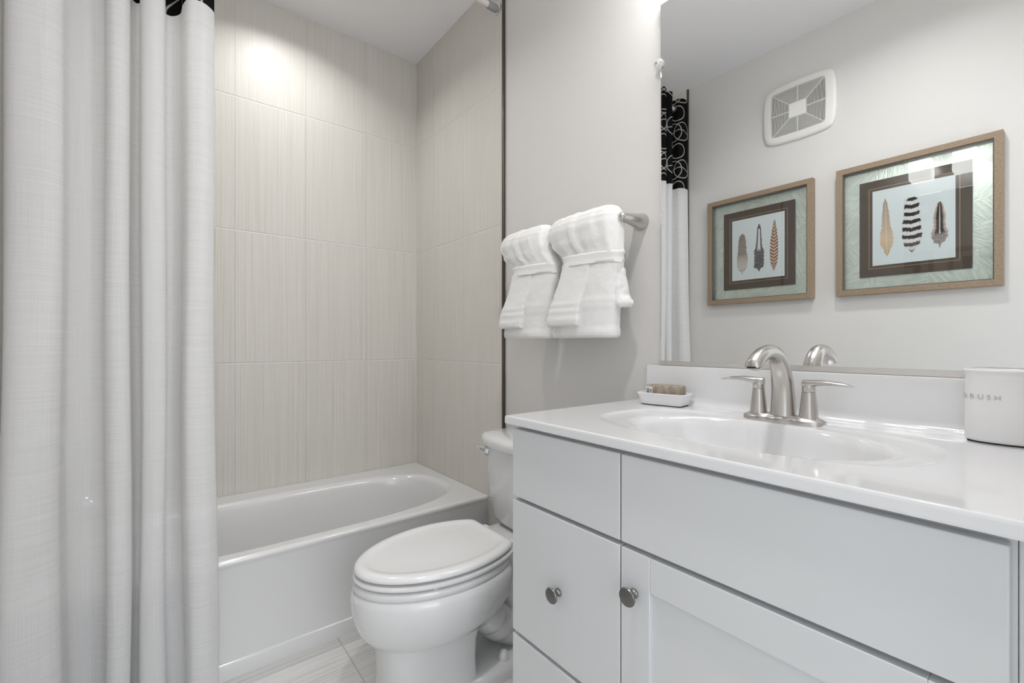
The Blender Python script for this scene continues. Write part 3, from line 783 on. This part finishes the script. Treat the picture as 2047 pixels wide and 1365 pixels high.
def make_towel(label, yt, yw, yb, wt, ww, wb, flap, corner, seed):
    """top / waist / bottom centres in Y and half widths"""
    t = thing('towel_bundle', label, 'towel', (BXX, yw, 1.10), 'tied white towels on the towel bar')
    tab = [(1.088, (yb, wb*0.97, 1.056, 1.132)), (1.094, (yb, wb, 1.049, 1.140)), (1.15, (yb-0.002, wb*0.985, 1.049, 1.142)), (1.25, (lerp(yb, yw, 0.55), lerp(wb, ww, 0.55), 1.050, 1.142)),
           (1.315, (yw, ww*1.03, 1.054, 1.138)), (1.335, (yw, ww, 1.057, 1.136)), (1.35, (yw, ww*1.04, 1.054, 1.138)), (1.40, (lerp(yw, yt, 0.7), lerp(ww, wt, 0.75), 1.046, 1.150)),
           (1.440, (yt, wt, 1.044, 1.158)), (1.460, (yt, wt*0.985, 1.048, 1.156)), (1.476, (yt-0.002, wt*0.945, 1.056, 1.150)), (1.488, (yt-0.004, wt*0.88, 1.067, 1.140)), (1.496, (yt-0.006, wt*0.78, 1.080, 1.128)), (1.500, (yt-0.006, wt*0.62, 1.096, 1.112))]
    zs = [1.088, 1.090, 1.094] + [1.094+(1.47-1.094)*k/90 for k in range(1, 91)] + [1.474, 1.478, 1.482, 1.486, 1.489, 1.492, 1.495, 1.4975, 1.499, 1.500]
    F = [(PI-0.06, 0.030, 0.0060, 1.345, 1.60), (PI+0.03, 0.055, -0.0040, 1.345, 1.60), (PI-0.95, 0.09, 0.0050, 1.33, 1.60), (PI+0.85, 0.16, 0.0040, 1.33, 1.60), (PI+0.38, 0.05, 0.0016, 1.35, 1.60), (PI-0.42, 0.06, 0.0014, 1.35, 1.60),
         (PI-0.35, 0.10, 0.0025, 1.0, 1.325), (PI-0.8, 0.12, 0.0025, 1.10, 1.325)]
    # woven hem bands near the lower edge
    for z in (1.100, 1.178, 1.196): F.append((PI, 9.0, 0.0028, z-0.010, z+0.022))
    bm = bmesh.new(); loft(bm, towel_loft(tab, zs, seed, folds=F))
    if corner:
        y0, y1, za, zb = corner
        tc = [(za, ((y0+y1)/2, (y1-y0)/2*0.8, 1.088, 1.136)), (za+0.012, ((y0+y1)/2, (y1-y0)/2, 1.082, 1.142)), (lerp(za, zb, 0.35), ((y0+y1)/2+0.010, (y1-y0)/2*0.85, 1.082, 1.142)), (zb, (y1-0.006, 0.02, 1.08, 1.13))]
        loft(bm, towel_loft(tc, [za+(zb-za)*k/40 for k in range(41)], seed+9, n=60, rough=0.004))
    obj('towel_cloth', bm, M['terry'], t, angle=80)
    # folded washcloth tucked under the ribbon
    ya0, ya1, yb0, yb1 = flap
    ft_ = []
    zt, zb_ = 1.326, 1.126
    zs2 = [zb_, zb_+0.002, zb_+0.005]+[zb_+0.005+(zt-zb_-0.005)*k/60 for k in range(1, 61)]
    tab2 = [(zb_, ((yb0+yb1)/2, (yb1-yb0)/2*0.97, 1.035, 1.056)), (zb_+0.006, ((yb0+yb1)/2, (yb1-yb0)/2, 1.030, 1.060)), (zt, ((ya0+ya1)/2, (ya1-ya0)/2, 1.0495, 1.072))]
    F2 = [(PI, 9.0, 0.0030, z-0.004, z+0.020) for z in (zb_+0.012, zb_+0.040, zb_+0.062)]
    bm = bmesh.new(); loft(bm, towel_loft(tab2, zs2, seed+3, n=90, expo=4.5, rough=0.0016, folds=F2))
    obj('washcloth', bm, M['terry'], t, angle=80)
    # ribbon
    rings = []
    for z, g in ((1.318, 0.0016), (1.3185, 0.0035), (1.328, 0.0042), (1.337, 0.0035), (1.346, 0.0042), (1.3535, 0.0035), (1.354, 0.0016)):
        yc, hw, xf, xb = interp(tab, min(max(z, 1.322), 1.344))
        fold = 1
        ring = []
        for i in range(110):
            a, b = se(2*PI*i/110, 1, 1, 2.7)
            bump = 0.006*math.exp(-((b-0.30)/0.60)**2)*max(0.0, -a)*max(0.0, min(1.0, (1.360-z)/0.04))
            x = (xf+xb)/2+((xb-xf)/2+g)*a-bump; y = yc+(hw+g)*b
            ring.append(Vector((x, y, z+0.004*b*(1 if a < 0 else 0))))
        rings.append(ring)
    bm = bmesh.new(); loft(bm, rings, False, False)
    tag(obj('ribbon', bm, M['ribbon'], t, angle=80), 'satin ribbon tie')
    return t
make_towel('white towel bundle tied with satin ribbon, at the mirror end of the bar', 1.018, 0.980, 1.012, 0.148, 0.112, 0.134, (0.952, 1.078, 0.992, 1.130), (0.846, 0.892, 1.180, 1.30), 1.0)
make_towel('white towel bundle tied with satin ribbon, at the tile end of the bar', 1.305, 1.250, 1.292, 0.136, 0.112, 0.128, (1.228, 1.345, 1.272, 1.402), None, 5.0)

# ------------------------------------------------------------------ soap dish, soap, toothbrush cup
def yaw_pt(c, a, p):
    ca, sa = math.cos(a), math.sin(a)
    return Vector((c[0]+p[0]*ca-p[1]*sa, c[1]+p[0]*sa+p[1]*ca, p[2]))
SD = (1.118, 0.731); SA = 0.16
def dish_ring(a, b, z, e=7.0, n=72):
    return [yaw_pt(SD, SA, (p, q, z)) for p, q in (se(2*PI*i/n, a, b, e) for i in range(n))]
sdz = CT+0.0022
st = thing('soap_dish', 'small white tapered ceramic soap dish beside the mirror corner', 'soap dish', (SD[0], SD[1], CT))
bm = bmesh.new()
loft(bm, [dish_ring(0.034, 0.058, sdz), dish_ring(0.0355, 0.0595, sdz+0.002), dish_ring(0.0375, 0.0625, sdz+0.018), dish_ring(0.0395, 0.0655, sdz+0.025), dish_ring(0.0420, 0.0685, sdz+0.0285), dish_ring(0.0420, 0.0685, sdz+0.0305),
          dish_ring(0.0395, 0.0660, sdz+0.0315), dish_ring(0.0365, 0.0630, sdz+0.0305), dish_ring(0.0335, 0.0595, sdz+0.020), dish_ring(0.031, 0.057, sdz+0.0065), dish_ring(0.02, 0.04, sdz+0.0055)])
obj('tray', bm, M['ceramic'], st, angle=45)
bm = bmesh.new(); loft(bm, [dish_ring(0.0335, 0.0575, CT), dish_ring(0.0335, 0.0575, CT+0.0022)]); tag(obj('foot_pad', bm, M['black_foot'], st), 'dark foot pad')
def kraft():
    m, n, l = new_mat('brown_soap_paper')
    b = n['Principled BSDF']
    tc = n.new('ShaderNodeTexCoord'); nz = n.new('ShaderNodeTexNoise'); mp = n.new('ShaderNodeMapping')
    mp.inputs['Scale'].default_value = (120, 120, 25); nz.inputs['Scale'].default_value = 1; nz.inputs['Detail'].default_value = 4
    l.new(tc.outputs['Object'], mp.inputs[0]); l.new(mp.outputs[0], nz.inputs[0])
    l.new(ramp(n, l, nz.outputs['Fac'], [(0.3, (0.20, 0.155, 0.115)), (0.6, (0.36, 0.30, 0.235)), (0.8, (0.46, 0.40, 0.32))]), b.inputs['Base Color'])
    b.inputs['Roughness'].default_value = 0.6
    return m
M['kraft'] = kraft()
M['label_white'] = prin('label_white', (0.72, 0.72, 0.71), 0.6)
M['ink'] = prin('label_ink', (0.05, 0.055, 0.06), 0.6)
so = thing('soap_bar', 'brown paper-wrapped soap bar with a barcode label lying in the soap dish', 'soap', (SD[0], SD[1], sdz+0.006))
def soap_ring(a, b, z, e=9.0, n=64): return [yaw_pt((SD[0]+0.002, SD[1]-0.002), SA+0.05, (p, q, z)) for p, q in (se(2*PI*i/n, a, b, e) for i in range(n))]
s0 = sdz+0.0066
bm = bmesh.new()
loft(bm, [soap_ring(0.022, 0.046, s0), soap_ring(0.0245, 0.0485, s0+0.002), soap_ring(0.0255, 0.0495, s0+0.008), soap_ring(0.0255, 0.0495, s0+0.0415), soap_ring(0.0245, 0.0485, s0+0.0445), soap_ring(0.021, 0.045, s0+0.0458), soap_ring(0.01, 0.03, s0+0.0462)])
obj('wrapped_bar', bm, M['kraft'], so, angle=60)
def soap_patch(name, q0, q1, z0, z1, mat, d):
    bm = bmesh.new()
    P = [yaw_pt((SD[0]+0.002, SD[1]-0.002), SA+0.05, p) for p in ((-0.0257-d, q0, s0+z0), (-0.0257-d, q1, s0+z0), (-0.0257-d, q1, s0+z1), (-0.0257-d, q0, s0+z1))]
    Q = [yaw_pt((SD[0]+0.002, SD[1]-0.002), SA+0.05, p) for p in ((-0.0250, q0, s0+z0), (-0.0250, q1, s0+z0), (-0.0250, q1, s0+z1), (-0.0250, q0, s0+z1))]
    loft(bm, [P, Q]); return obj(name, bm, mat, so, smooth=False)
lb = soap_patch('paper_label', 0.028, 0.0465, 0.012, 0.042, M['label_white'], 0.0002)
bm = bmesh.new()
random.seed(3)
q = 0.0415
P0 = (SD[0]+0.002, SD[1]-0.002)
def patch_into(bm, q0, q1, z0, z1, d):
    P = [yaw_pt(P0, SA+0.05, p) for p in ((-0.0257-d, q0, s0+z0), (-0.0257-d, q1, s0+z0), (-0.0257-d, q1, s0+z1), (-0.0257-d, q0, s0+z1))]
    bm.faces.new([bm.verts.new(p) for p in P])
zz = 0.022
while zz < 0.037:
    h = random.choice((0.0007, 0.0012, 0.0018)); patch_into(bm, 0.0370, 0.0440, zz, zz+h, 0.0004); zz += h+random.choice((0.0008, 0.0013))
patch_into(bm, 0.0295, 0.0350, 0.023, 0.0245, 0.0004); patch_into(bm, 0.0295, 0.0345, 0.0265, 0.028, 0.0004); patch_into(bm, 0.0305, 0.0350, 0.030, 0.0335, 0.0004)
obj('barcode', bm, M['ink'], lb, smooth=False)

CUP = (1.1405, 0.0880); CA, CB, CZ0 = 0.033, 0.0480, CT+0.0022
def cup_ring(a, b, z, n=96): return [Vector((CUP[0]+p, CUP[1]+q, z)) for p, q in (se(2*PI*i/n, a, b, 2.25) for i in range(n))]
cu = thing('toothbrush_cup', 'white oval ceramic toothbrush cup with grey lettering at the counter end', 'cup', (CUP[0], CUP[1], CT))
bm = bmesh.new()
PR = [(-0.004, 0.0), (-0.0015, 0.0015), (0.0, 0.006), (-0.0005, 0.06), (-0.0010, 0.112), (0.0, 0.117), (0.0015, 0.1205), (0.0018, 0.1225), (0.0005, 0.1240), (-0.0025, 0.1238), (-0.0045, 0.121), (-0.0050, 0.110), (-0.0050, 0.02), (-0.010, 0.010), (-0.022, 0.009)]
loft(bm, [cup_ring(CA+d, CB+d, CZ0+h) for d, h in PR])
obj('cup_body', bm, M['ceramic'], cu, angle=50)
bm = bmesh.new(); loft(bm, [cup_ring(CA-0.0035, CB-0.0035, CT), cup_ring(CA-0.0035, CB-0.0035, CZ0+0.0002)]); tag(obj('foot_pad', bm, M['black_foot'], cu), 'dark foot pad')
def cup_text(word, t0, t1, z, size):
    """wrap flat lettering round the front of the cup"""
    for k, ch in enumerate(word):
        cv = bpy.data.curves.new('glyph', 'FONT'); cv.body = ch; cv.size = size; cv.extrude = 0.0; cv.align_x = 'CENTER'
        tmp = bpy.data.objects.new('glyph', cv); C.objects.link(tmp)
        bpy.context.view_layer.update()
        me = bpy.data.meshes.new_from_object(tmp.evaluated_get(bpy.context.evaluated_depsgraph_get()))
        bpy.data.objects.remove(tmp)
        bm = bmesh.new(); bm.from_mesh(me); bpy.data.meshes.remove(me)
        bmesh.ops.subdivide_edges(bm, edges=bm.edges, cuts=1)
        tc = lerp(t0, t1, k/(len(word)-1))
        for vv in bm.verts:
            yy = tc - vv.co.x*0.98
            q = max(-0.999, min(0.999, (yy-CUP[1])/(CB)))
            a = CA*(1-abs(q)**2.25)**(1/2.25)
            vv.co = Vector((CUP[0]-a-0.0001, yy, z+vv.co.y))
        r = bmesh.ops.extrude_face_region(bm, geom=bm.faces[:])
        for g in r['geom']:
            if isinstance(g, bmesh.types.BMVert): g.co.x -= 0.0004
        obj('letter', bm, M['letter'], cu, smooth=False)
cup_text('BRUSH', 0.1345, 0.0925, CT+0.0755, 0.0118)

# ------------------------------------------------------------------ vent on the left wall
VY, VZ, VX = 0.947, 2.313, XL
ve = thing('exhaust_vent', 'white rectangular exhaust fan grille high on the wall reflected in the mirror', 'vent', (VX, VY, VZ))
def bulge_ring(hw, hh, x, bulge, rc, n=128):
    """rounded rectangle with outward bowed sides"""
    out = []
    for i in range(n):
        a, b = se(2*PI*i/n, 1, 1, rc)
        y = hw*a*(1+bulge*(1-b*b)*0.5); z = hh*b*(1+bulge*(1-a*a)*0.5)
        out.append(Vector((x, VY+y, VZ+z)))
    return out
bm = bmesh.new()
GW, GH = 0.126, 0.117
loft(bm, [bulge_ring(0.163, 0.148, VX+0.001, 0.16, 9), bulge_ring(0.163, 0.148, VX+0.008, 0.16, 9), bulge_ring(0.160, 0.145, VX+0.013, 0.16, 9), bulge_ring(0.152, 0.138, VX+0.0165, 0.15, 9), bulge_ring(GW, GH, VX+0.018, 0.08, 30), bulge_ring(GW, GH, VX+0.003, 0.08, 30)], False, False)
obj('cover_plate', bm, M['vent'], ve, angle=40)
bm = bmesh.new(); loft(bm, [bulge_ring(0.140, 0.130, VX+0.001, 0.08, 30), bulge_ring(0.140, 0.130, VX+0.003, 0.08, 30)]); obj('cavity_shadow', bm, M['vent_shadow'], ve)  # flat dark sheet in place of the shaded fan hollow
bm = bmesh.new()
nsl = 15
for k in range(nsl):
    f = (k+0.5)/nsl
    hw = lerp(0.041, GW, f); hh = lerp(0.038, GH, f); bg = lerp(0.0, 0.08, f); w = 0.0023
    loft(bm, [bulge_ring(hw+w/2, hh+w/2, VX+0.0135, bg, 40), bulge_ring(hw+w/2, hh+w/2, VX+0.0165, bg, 40), bulge_ring(hw-w/2, hh-w/2, VX+0.0165, bg, 40), bulge_ring(hw-w/2, hh-w/2, VX+0.0135, bg, 40), bulge_ring(hw+w/2, hh+w/2, VX+0.0135, bg, 40)], False, False)
box(bm, VX+0.006, VX+0.0170, VY-0.0014, VY+0.0014, VZ+0.03, VZ+GH+0.006); box(bm, VX+0.006, VX+0.0170, VY-0.0014, VY+0.0014, VZ-GH-0.006, VZ-0.03)
box(bm, VX+0.006, VX+0.0170, VY+0.03, VY+GW+0.006, VZ-0.0014, VZ+0.0014); box(bm, VX+0.006, VX+0.0170, VY-GW-0.006, VY-0.03, VZ-0.0014, VZ+0.0014)
for sy in (-1, 1):
    for sz in (-1, 1):
        a = Vector((VX+0.012, VY+sy*0.038, VZ+sz*0.036)); b = Vector((VX+0.012, VY+sy*GW, VZ+sz*GH))
        d = (b-a).normalized(); nn = Vector((0, -d.z, d.y))*0.0012
        P = []
        for p in (a, b): P.append([p+nn+Vector((-0.005, 0, 0)), p+nn+Vector((0.005, 0, 0)), p-nn+Vector((0.005, 0, 0)), p-nn+Vector((-0.005, 0, 0))])
        loft(bm, P)
obj('louvre_grille', bm, M['vent'], ve, smooth=False)
obj('centre_cap', boxbm(VX+0.006, VX+0.0185, VY-0.041, VY+0.041, VZ-0.038, VZ+0.038), M['vent'], ve, bevel=0.002)
obj('maker_mark', boxbm(VX+0.015, VX+0.0168, VY+0.1435, VY+0.1465, VZ-0.105, VZ-0.083), M['grey_plastic'], ve, smooth=False)

# ------------------------------------------------------------------ feather pictures on the left wall
def feather_mat(kind):
    m, n, l = new_mat('feather_print_'+kind)
    b = n['Principled BSDF']; b.inputs['Roughness'].default_value = 0.7; b.inputs['Specular IOR Level'].default_value = 0.2
    uv = n.new('ShaderNodeUVMap'); sp = n.new('ShaderNodeSeparateXYZ'); l.new(uv.outputs[0], sp.inputs[0])
    U, V = sp.outputs[0], sp.outputs[1]       # U -1..1 across, V 0..1 from quill to tip
    aU = math_n(n, l, 'ABSOLUTE', U)
    nz = n.new('ShaderNodeTexNoise'); nz.inputs['Scale'].default_value = 6; nz.inputs['Detail'].default_value = 5
    mp = n.new('ShaderNodeMapping'); mp.inputs['Scale'].default_value = (1.2, 6, 1); l.new(uv.outputs[0], mp.inputs[0]); l.new(mp.outputs[0], nz.inputs[0])
    N_ = nz.outputs['Fac']
    def sstep(x, lo, hi):
        mr = n.new('ShaderNodeMapRange'); mr.inputs['From Min'].default_value = lo; mr.inputs['From Max'].default_value = hi; l.new(x, mr.inputs['Value']); return mr.outputs[0]
    def stripes(freq, vee, jit):
        w = math_n(n, l, 'SUBTRACT', V, math_n(n, l, 'MULTIPLY', aU, vee))
        w = math_n(n, l, 'ADD', w, math_n(n, l, 'MULTIPLY', N_, jit))
        return math_n(n, l, 'SINE', math_n(n, l, 'MULTIPLY', w, freq*2*PI))
    if kind == 'speckled':
        sp2 = n.new('ShaderNodeTexNoise'); sp2.inputs['Scale'].default_value = 14; mp2 = n.new('ShaderNodeMapping'); mp2.inputs['Scale'].default_value = (1, 4, 1)
        l.new(uv.outputs[0], mp2.inputs[0]); l.new(mp2.outputs[0], sp2.inputs[0])
        spot = math_n(n, l, 'MULTIPLY', sstep(sp2.outputs['Fac'], 0.46, 0.50), sstep(V, 0.38, 0.5))
        base = ramp(n, l, V, [(0.0, (0.30, 0.27, 0.26)), (0.16, (0.60, 0.55, 0.54)), (0.38, (0.52, 0.42, 0.36)), (0.6, (0.56, 0.48, 0.45)), (1.0, (0.42, 0.33, 0.30))])
        base = mixc(n, l, math_n(n, l, 'MULTIPLY', sstep(N_, 0.5, 0.7), 0.5), base, (0.2, 0.17, 0.17))
        c = mixc(n, l, spot, base, (0.16, 0.11, 0.10))
    elif kind == 'dark':
        inner = math_n(n, l, 'MULTIPLY', math_n(n, l, 'LESS_THAN', aU, 0.45), sstep(V, 0.42, 0.50))
        inner = math_n(n, l, 'MULTIPLY', inner, math_n(n, l, 'LESS_THAN', V, 0.90))
        base = ramp(n, l, N_, [(0.3, (0.03, 0.028, 0.032)), (0.52, (0.11, 0.10, 0.115)), (0.72, (0.45, 0.40, 0.42))])
        c = mixc(n, l, inner, base, (0.74, 0.70, 0.72))
    elif kind == 'rust':
        c = mixc(n, l, sstep(stripes(16, 0.055, 0.05), -0.1, 0.25), (0.62, 0.47, 0.40), (0.19, 0.055, 0.03))
        c = mixc(n, l, math_n(n, l, 'LESS_THAN', aU, 0.07), c, (0.45, 0.28, 0.22))
    elif kind == 'tan':
        c = ramp(n, l, V, [(0.0, (0.55, 0.36, 0.18)), (0.3, (0.64, 0.46, 0.32)), (0.55, (0.50, 0.36, 0.27)), (0.85, (0.36, 0.27, 0.23)), (1.0, (0.26, 0.20, 0.18))])
        c = mixc(n, l, math_n(n, l, 'MULTIPLY', sstep(N_, 0.45, 0.7), 0.5), c, (0.78, 0.64, 0.52))
        c = mixc(n, l, math_n(n, l, 'LESS_THAN', aU, 0.06), c, (0.72, 0.62, 0.52))
    elif kind == 'barred':
        c = mixc(n, l, sstep(stripes(7.2, 0.02, 0.08), -0.2, 0.2), (0.78, 0.72, 0.73), (0.022, 0.02, 0.022))
        c = mixc(n, l, math_n(n, l, 'MULTIPLY', sstep(V, 0.22, 0.05), 0.35), c, (0.4, 0.36, 0.37))
    else:
        edge = sstep(math_n(n, l, 'ADD', aU, math_n(n, l, 'MULTIPLY', N_, 0.35)), 0.68, 0.92)
        up = sstep(V, 0.26, 0.34)
        c = mixc(n, l, edge, (0.035, 0.018, 0.013), (0.52, 0.38, 0.33))
        low = ramp(n, l, N_, [(0.35, (0.12, 0.10, 0.10)), (0.6, (0.42, 0.36, 0.36))])
        c = mixc(n, l, up, low, c)
        c = mixc(n, l, math_n(n, l, 'MULTIPLY', math_n(n, l, 'LESS_THAN', aU, 0.07), math_n(n, l, 'GREATER_THAN', V, 0.3)), c, (0.8, 0.76, 0.74))
    l.new(c, b.inputs['Base Color'])
    return m
def feather(kind, yc, z0, z1, hw, prof, jag, x, parent, seed, label, lean=0.0):
    rnd = random.Random(seed)
    H = z1-z0; n = 70
    bm = bmesh.new(); uvl = bm.loops.layers.uv.new('UVMap')
    top, bot = [], []
    rows = []
    for i in range(n+1):
        t = i/n
        w = hw*interp(prof, t)[0]
        wl = w*(1-jag*rnd.random()*(1 if w > 0.12*hw else 0)); wr = w*(1-jag*rnd.random()*(1 if w > 0.12*hw else 0))
        sag = 0.012*jag
        y = yc+lean*(t-0.5)
        rows.append((Vector((x, y+wl, z0+H*t+(sag if i % 2 else 0))), Vector((x, y, z0+H*t)), Vector((x, y-wr, z0+H*t+(sag if i % 3 else 0))), t))
    V = [[bm.verts.new(p) for p in r[:3]] for r in rows]
    for i in range(n):
        for k in range(2):
            f = bm.faces.new((V[i][k], V[i][k+1], V[i+1][k+1], V[i+1][k]))
            for lp in f.loops:
                for ii in (i, i+1):
                    for kk in (k, k+1):
                        if lp.vert is V[ii][kk]: lp[uvl].uv = (kk-1, rows[ii][3])
    return tag(obj('feather', bm, feather_mat(kind), parent, smooth=False, solid=0.0006), label)
def picture(yc, label, feathers):
    zc = 1.6125
    FXf = XL+0.036
    t = thing('framed_picture', label, 'picture', (XL, yc, zc), 'feather pictures')
    hw, hh, w = 0.2815, 0.310, 0.026
    bm = bmesh.new()
    def rect(h, v, x): return [Vector((x, yc+a*h, zc+b*v)) for a, b in ((1, 1), (-1, 1), (-1, -1), (1, -1))]
    loft(bm, [rect(hw, hh, XL+0.001), rect(hw, hh, FXf), rect(hw-w, hh-w, FXf), rect(hw-w, hh-w, XL+0.001)], False, False)
    obj('frame', bm, M['wood'], t, smooth=False, bevel=0.0012)
    bm = bmesh.new(); i_ = hw-w-0.0004; k_ = hh-w-0.0004
    loft(bm, [rect(i_, k_, FXf-0.003), rect(i_, k_, XL+0.006), rect(i_-0.0030, k_-0.0030, XL+0.006), rect(i_-0.0030, k_-0.0030, FXf-0.003), rect(i_, k_, FXf-0.003)], False, False)
    obj('inner_lip_shadow', bm, M['lip_shadow'], t, smooth=False)
    obj('silver_leaf_backing', boxbm(XL+0.003, XL+0.006, yc-hw+w, yc+hw-w, zc-hh+w, zc+hh-w), M['silver'], t, smooth=False)
    by, bz0, bz1 = 0.192, 1.385, 1.838
    mat_ = obj('brown_mat', boxbm(XL+0.010, XL+0.0125, yc-by, yc+by, bz0, bz1), M['brown_mat'], t, smooth=False)
    obj('spacer', boxbm(XL+0.006, XL+0.010, yc-by*0.8, yc+by*0.8, bz0+0.05, bz1-0.05), M['brown_mat'], t, smooth=False)
    bm = bmesh.new(); g0, z0_, z1_, gw = 0.1555, 1.4225, 1.801, 0.0013
    xa, xb = XL+0.0124, XL+0.0128
    box(bm, xa, xb, yc-g0, yc+g0, z0_, z0_+gw); box(bm, xa, xb, yc-g0, yc+g0, z1_-gw, z1_); box(bm, xa, xb, yc-g0, yc-g0+gw, z0_, z1_); box(bm, xa, xb, yc+g0-gw, yc+g0, z0_, z1_)
    obj('gold_line', bm, M['gold'], mat_, smooth=False)
    pr = obj('print', boxbm(XL+0.0124, XL+0.0130, yc-0.1415, yc+0.1415, 1.4365, 1.7875), M['paper'], t, smooth=False)
    for k, f in enumerate(feathers): feather(*f[:7], XL+0.0136, pr, 11+k, f[7], f[8] if len(f) > 8 else 0.0)
    gl = obj('glass_pane', boxbm(FXf-0.007, FXf-0.005, yc-hw+w+0.001, yc+hw-w-0.001, zc-hh+w+0.001, zc+hh-w-0.001), M['glass'], t, smooth=False)
    return t
P_round = [(0.0, (0.04,)), (0.06, (0.10,)), (0.10, (0.62,)), (0.22, (0.95,)), (0.38, (1.0,)), (0.55, (0.78,)), (0.80, (0.70,)), (0.93, (0.52,)), (1.0, (0.12,))]
P_dark = [(0.0, (0.04,)), (0.04, (0.2,)), (0.10, (0.95,)), (0.25, (0.92,)), (0.42, (0.98,)), (0.52, (0.60,)), (0.70, (0.48,)), (0.88, (0.40,)), (0.96, (0.26,)), (1.0, (0.06,))]
P_rust = [(0.0, (0.06,)), (0.05, (0.35,)), (0.15, (0.85,)), (0.35, (1.0,)), (0.55, (0.95,)), (0.75, (0.66,)), (0.9, (0.34,)), (1.0, (0.03,))]
P_tan = [(0.0, (0.05,)), (0.08, (0.40,)), (0.25, (0.98,)), (0.40, (0.90,)), (0.5, (0.62,)), (0.7, (0.52,)), (0.88, (0.34,)), (1.0, (0.04,))]
P_bar = [(0.0, (0.05,)), (0.05, (0.30,)), (0.15, (0.80,)), (0.30, (1.0,)), (0.5, (0.92,)), (0.72, (0.80,)), (0.88, (0.74,)), (0.96, (0.60,)), (1.0, (0.3,))]
P_brn = [(0.0, (0.05,)), (0.08, (0.14,)), (0.12, (0.72,)), (0.24, (1.0,)), (0.32, (0.98,)), (0.42, (0.74,)), (0.65, (0.72,)), (0.85, (0.52,)), (0.95, (0.32,)), (1.0, (0.08,))]
picture(1.151, 'oak framed print of a speckled, a dark and a rust striped feather', [
    ('speckled', 1.234, 1.470, 1.703, 0.034, P_round, 0.22, 'speckled grey brown feather'),
    ('dark', 1.141, 1.475, 1.742, 0.031, P_dark, 0.25, 'black feather with a pale centre'),
    ('rust', 1.062, 1.470, 1.755, 0.022, P_rust, 0.08, 'rust feather with cream stripes', -0.004)])
picture(0.4865, 'oak framed print of a tan, a black barred and a dark brown feather', [
    ('tan', 0.577, 1.474, 1.744, 0.028, P_tan, 0.20, 'plain tan feather', 0.008),
    ('barred', 0.486, 1.480, 1.726, 0.037, P_bar, 0.16, 'black and white barred feather'),
    ('brown', 0.394, 1.486, 1.684, 0.030, P_brn, 0.25, 'dark brown feather with a pale shaft')])
